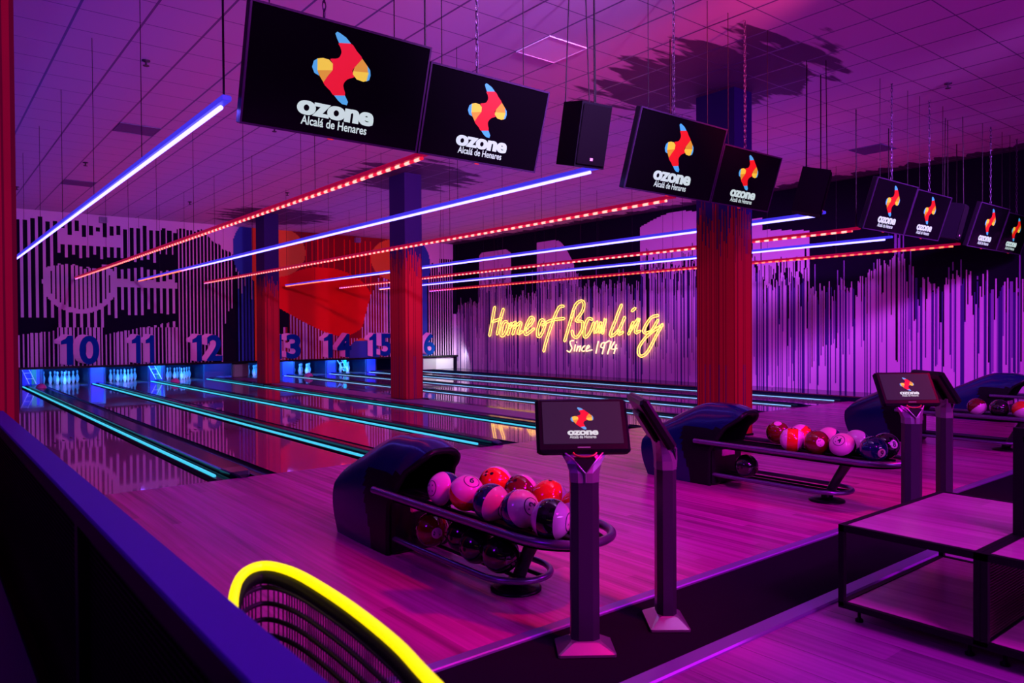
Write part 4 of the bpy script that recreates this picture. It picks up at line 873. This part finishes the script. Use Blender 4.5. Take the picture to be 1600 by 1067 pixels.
# ================================================================== consoles
def console(x, y, rz, label):
    t = empty('scoring_console', (x, y, 0.0), label, 'console', 'touch screen scoring consoles', rz)   # faces local -Y
    b = MB()
    def rect(w_, d, z, yo=0.0, c=0.25): 
        cx, cy = w_*c, d*c
        return [(-w_/2+cx, yo-d/2, z), (w_/2-cx, yo-d/2, z), (w_/2, yo-d/2+cy, z), (w_/2, yo+d/2-cy, z), (w_/2-cx, yo+d/2, z), (-w_/2+cx, yo+d/2, z), (-w_/2, yo+d/2-cy, z), (-w_/2, yo-d/2+cy, z)]
    b.loft([rect(0.27, 0.20, 0.0, c=0.03), rect(0.27, 0.20, 0.012, c=0.03), rect(0.15, 0.115, 0.05, c=0.1), rect(0.136, 0.10, 0.055, c=0.2)], smooth=False).build('base_plate', STEEL, t)
    MB().loft([rect(0.134, 0.10, 0.045), rect(0.132, 0.10, 0.80)], smooth=False).build('post', GREYP, t)
    n = MB(); n.loft([rect(0.136, 0.104, 0.795), rect(0.138, 0.10, 0.84, 0.002), rect(0.165, 0.085, 0.88, 0.012), rect(0.21, 0.06, 0.92, 0.028), rect(0.27, 0.045, 0.955, 0.045)], smooth=False)
    nk = n.build('neck', SILV, t)
    MB().add
    q = MB(); q.add([(-0.05, -0.052, 0.905), (0.0, -0.062, 0.845), (0.05, -0.052, 0.905), (-0.05, -0.01, 0.91), (0.05, -0.01, 0.91)], [(0, 1, 2), (0, 2, 4, 3)]); q.build('recess', BLACK, nk)
    for s in (-1, 1):
        MB().tube([(0.0, -0.056, 0.80), (0.0, -0.058, 0.84), (s*0.055, -0.045, 0.905), (s*0.105, 0.012, 0.94)], 0.005, 6).build('rib', STEEL, nk)
    a = R(32)
    M = Matrix.Translation((0, -0.005, 0.925)) @ Matrix.Rotation(-a, 4, 'X') @ Matrix.Translation((0, 0, 0.0))
    # local: x across, y behind the glass, z up along the screen
    hd = MB().bbox((-0.222, -0.02, 0.0), (0.222, 0.03, 0.285), 0.014); hd.build('screen_housing', BLKPL, t, M=M)
    MB().bbox((-0.11, 0.03, 0.05), (0.11, 0.055, 0.22), 0.01).build('rear_box', BLKPL, t, M=M)
    g = MB().box((-0.190, -0.0225, 0.042), (0.190, -0.02, 0.262)).build('screen', SCREEN_ON, t, M=M)
    k = 0.245
    logo(g, lambda a_, b_, d: ((a_-0.69)*k, -0.0232-d*0.6, 0.052 + b_*k))
    MB().box((-0.03, -0.0212, 0.022), (0.03, -0.02, 0.026)).build('status_line', emit('status', (0.25, 0.04, 0.25), 1.0), t, M=M)
    h = MB().tube([(0.055*math.cos(PI+PI*i/8), -0.025, 0.0-0.02+0.022*math.sin(PI+PI*i/8)+0.015) for i in range(9)], 0.006, 6); h.build('handle', mat('handle_copper', (0.5, 0.15, 0.08), 0.3, metal=0.8), t, M=M)
    return t
fx = math.atan2(0.63, 0.77)
console(2.46, 2.53, -math.atan2(0.60, 0.80), 'nearest console with a lit logo screen facing the camera')
console(3.01, 2.50, R(51), 'console seen from its side, just right of the nearest console')
console(5.86, 2.50, -math.atan2(0.60, 0.80), 'console with a lit screen behind the low table, on the right')
console(6.45, 2.50, R(51), 'console seen from the side, half behind the right logo screen')

# ================================================================== railing
def railing():
    t = empty('mesh_railing', (0.415, 2.4, 0), 'dark mesh panelled railing with a broad top with blue light painted in in the left foreground', 'railing')
    MB().bbox((-0.045, -3.2, 0.985), (0.045, 3.55, 1.0), 0.003).build('top_board', mat('railing_top_blue_light', (0.035, 0.016, 0.30), 0.5, spec=0.25), t)  # blue light falling on the board is put into its base colour
    MB().box((-0.04, -3.2, 0.93), (0.04, 3.55, 0.985)).build('top_beam', BLACK, t)
    MB().box((-0.04, -3.2, 0.06), (0.04, 3.55, 0.12)).build('lower_beam', BLACK, t)
    for y in (-3.15, -1.2, 0.18, 3.5): MB().box((-0.035, y, 0.0), (0.035, y+0.055, 0.93)).build('post', BLACK, t)
    mm = MB(); mm.box((0.005, -3.1, 0.12), (0.008, 3.5, 0.93)); z = 0.13
    while z < 0.925: mm.box((-0.004, -3.1, z), (0.0, 3.5, z+0.007)); z += 0.018
    y = -3.1
    while y < 3.5: mm.box((0.001, y, 0.12), (0.004, y+0.005, 0.93)); y += 0.024
    mm.build('mesh_infill', mat('mesh_black', (0.004, 0.002, 0.003), 0.6, spec=0.1), t)
    t.rotation_euler = (0, 0, 0)
railing()
t = empty('low_bench', (0.1, 4.1, 0), 'low dark blue bench board on the near side of the mesh railing', 'bench')
MB().bbox((-0.24, -2.6, 0.36), (0.20, 1.9, 0.41), 0.01).build('seat', mat('bench_blue', (0.02, 0.015, 0.07), 0.5), t)
for yy in (-2.4, 0.0, 1.7): MB().box((-0.2, yy, 0.0), (0.16, yy+0.05, 0.36)).build('leg', BLACK, t)

# ---- seat back with the yellow light tube
def seat_back():
    t = empty('lounge_seat', (0.75, 1.2, 0), 'curved wire mesh seat back edged with a glowing yellow tube, in front of the railing', 'seat')
    P = [(-0.13, 0.70, 0.78), (-0.115, 0.745, 0.815), (-0.085, 0.80, 0.84), (-0.045, 0.845, 0.85), (0.0, 0.865, 0.85), (0.03, 0.83, 0.85), (0.05, 0.74, 0.85), (0.055, 0.60, 0.85), (0.05, 0.40, 0.85), (0.03, 0.17, 0.85), (0.0, 0.0, 0.85), (-0.04, -0.25, 0.85), (-0.06, -0.45, 0.85), (-0.06, -0.7, 0.85)]
    def cr(P, n=4):
        out = []
        for i in range(len(P)-1):
            a, b, c, d = (Vector(P[max(0, min(len(P)-1, i+k-1))]) for k in range(4))
            for k in range(n): t_ = k/n; out.append(0.5*((2*b)+(c-a)*t_+(2*a-5*b+4*c-d)*t_*t_+(3*b-a-3*c+d)*t_**3))
        out.append(Vector(P[-1])); return out
    Q = cr(P)
    MB().tube(Q, 0.013, 10).build('light_tube', NEON_C, t)
    MB().tube([(p.x, p.y, p.z-0.032) for p in Q], 0.019, 8).build('top_frame', BLACK, t)
    MB().tube([(Q[0].x-0.008, Q[0].y-0.03, 0.0), (Q[0].x-0.008, Q[0].y-0.03, Q[0].z-0.03), (Q[0].x, Q[0].y, Q[0].z-0.03)], 0.019, 8).build('leg', BLACK, t)
    MB().tube([(-0.06, -0.7, 0.0), (-0.06, -0.7, 0.83)], 0.019, 8).build('leg', BLACK, t)
    mm = MB()
    for z in range(9): mm.tube([(p.x, p.y, min(p.z-0.05, 0.79 - 0.045*z)) for p in Q[::2]], 0.0075, 5)
    L = 0; last = Q[0]
    for p in Q:
        k = int((p-last).length/0.012)
        for i in range(k):
            q = last.lerp(p, (i+0.5)/max(1, k)); mm.tube([(q.x, q.y, q.z-0.04), (q.x, q.y, 0.42)], 0.0022, 4)
        if k: last = p
    mm.build('wire_mesh', mat('wire_dark', (0.03, 0.015, 0.035), 0.45), t)
    MB().bbox((0.09, -0.68, 0.40), (0.5, 0.6, 0.46), 0.02).build('seat', BLKPL, t)
seat_back()

# ================================================================== low tables on the right
def low_table(y1, y0, label, mesh_side):
    t = empty('low_table', (3.70, y0, 0), label, 'table', 'low black framed tables')
    W_, D_2 = 1.25, y1-y0; s = 0.028
    fr = MB()
    for x in (0, W_-s):
        for y in (0, D_2-s): MB().box((x, y, 0.085), (x+s, y+s, 0.50)).build('leg', BLACK, t)
    def rim(z0, z1):
        q = MB(); q.box((0, 0, z0), (W_, s, z1)); q.box((0, D_2-s, z0), (W_, D_2, z1)); q.box((0, s, z0), (s, D_2-s, z1)); q.box((W_-s, s, z0), (W_, D_2-s, z1)); return q
    rim(0.468, 0.502).build('top_frame', BLACK, t); rim(0.075, 0.105).build('shelf_frame', BLACK, t)
    MB().box((s, s, 0.470), (W_-s, D_2-s, 0.498)).build('table_top', WOOD_T, t)
    MB().box((s, s, 0.080), (W_-s, D_2-s, 0.100)).build('shelf', WOOD_T, t)
    for x in (0.06, W_-0.1):
        for y in (0.05, D_2-0.09): MB().lathe([(0.02, 0.0), (0.02, 0.012), (0.008, 0.02), (0.008, 0.076)], 10, c=(x+0.02, y+0.02, 0)).build('foot', BLACK, t)
    if mesh_side:
        mm = MB(); z = 0.112
        while z < 0.465: mm.box((s, D_2-0.018, z), (W_-s, D_2-0.014, z+0.004)); z += 0.0135
        x = s
        while x < W_-s: mm.box((x, D_2-0.014, 0.105), (x+0.004, D_2-0.010, 0.468)); x += 0.0135
        mm.build('mesh_panel', mat('mesh_brown', (0.06, 0.02, 0.03), 0.5), t)
low_table(1.94, 1.285, 'low black framed table with pink lit wooden top, nearest the carpet strip', False)
low_table(1.283, 0.63, 'low table with perforated side panel at the lower right corner', True)
t = empty('partition_screen', (4.15, 0.66, 0.502), 'upright dark screen standing on the low table at the right edge', 'partition')
MB().box((0, 0.60, 0), (0.04, 0.64, 0.52)).build('upright', BLACK, t); MB().box((0, 0, 0.48), (0.04, 0.60, 0.52)).build('rail', BLACK, t)
MB().box((0.015, 0, 0.02), (0.025, 0.60, 0.48)).build('panel', BLKPL, t); MB().box((0, 0, 0), (0.04, 0.6, 0.03)).build('rail', BLACK, t)
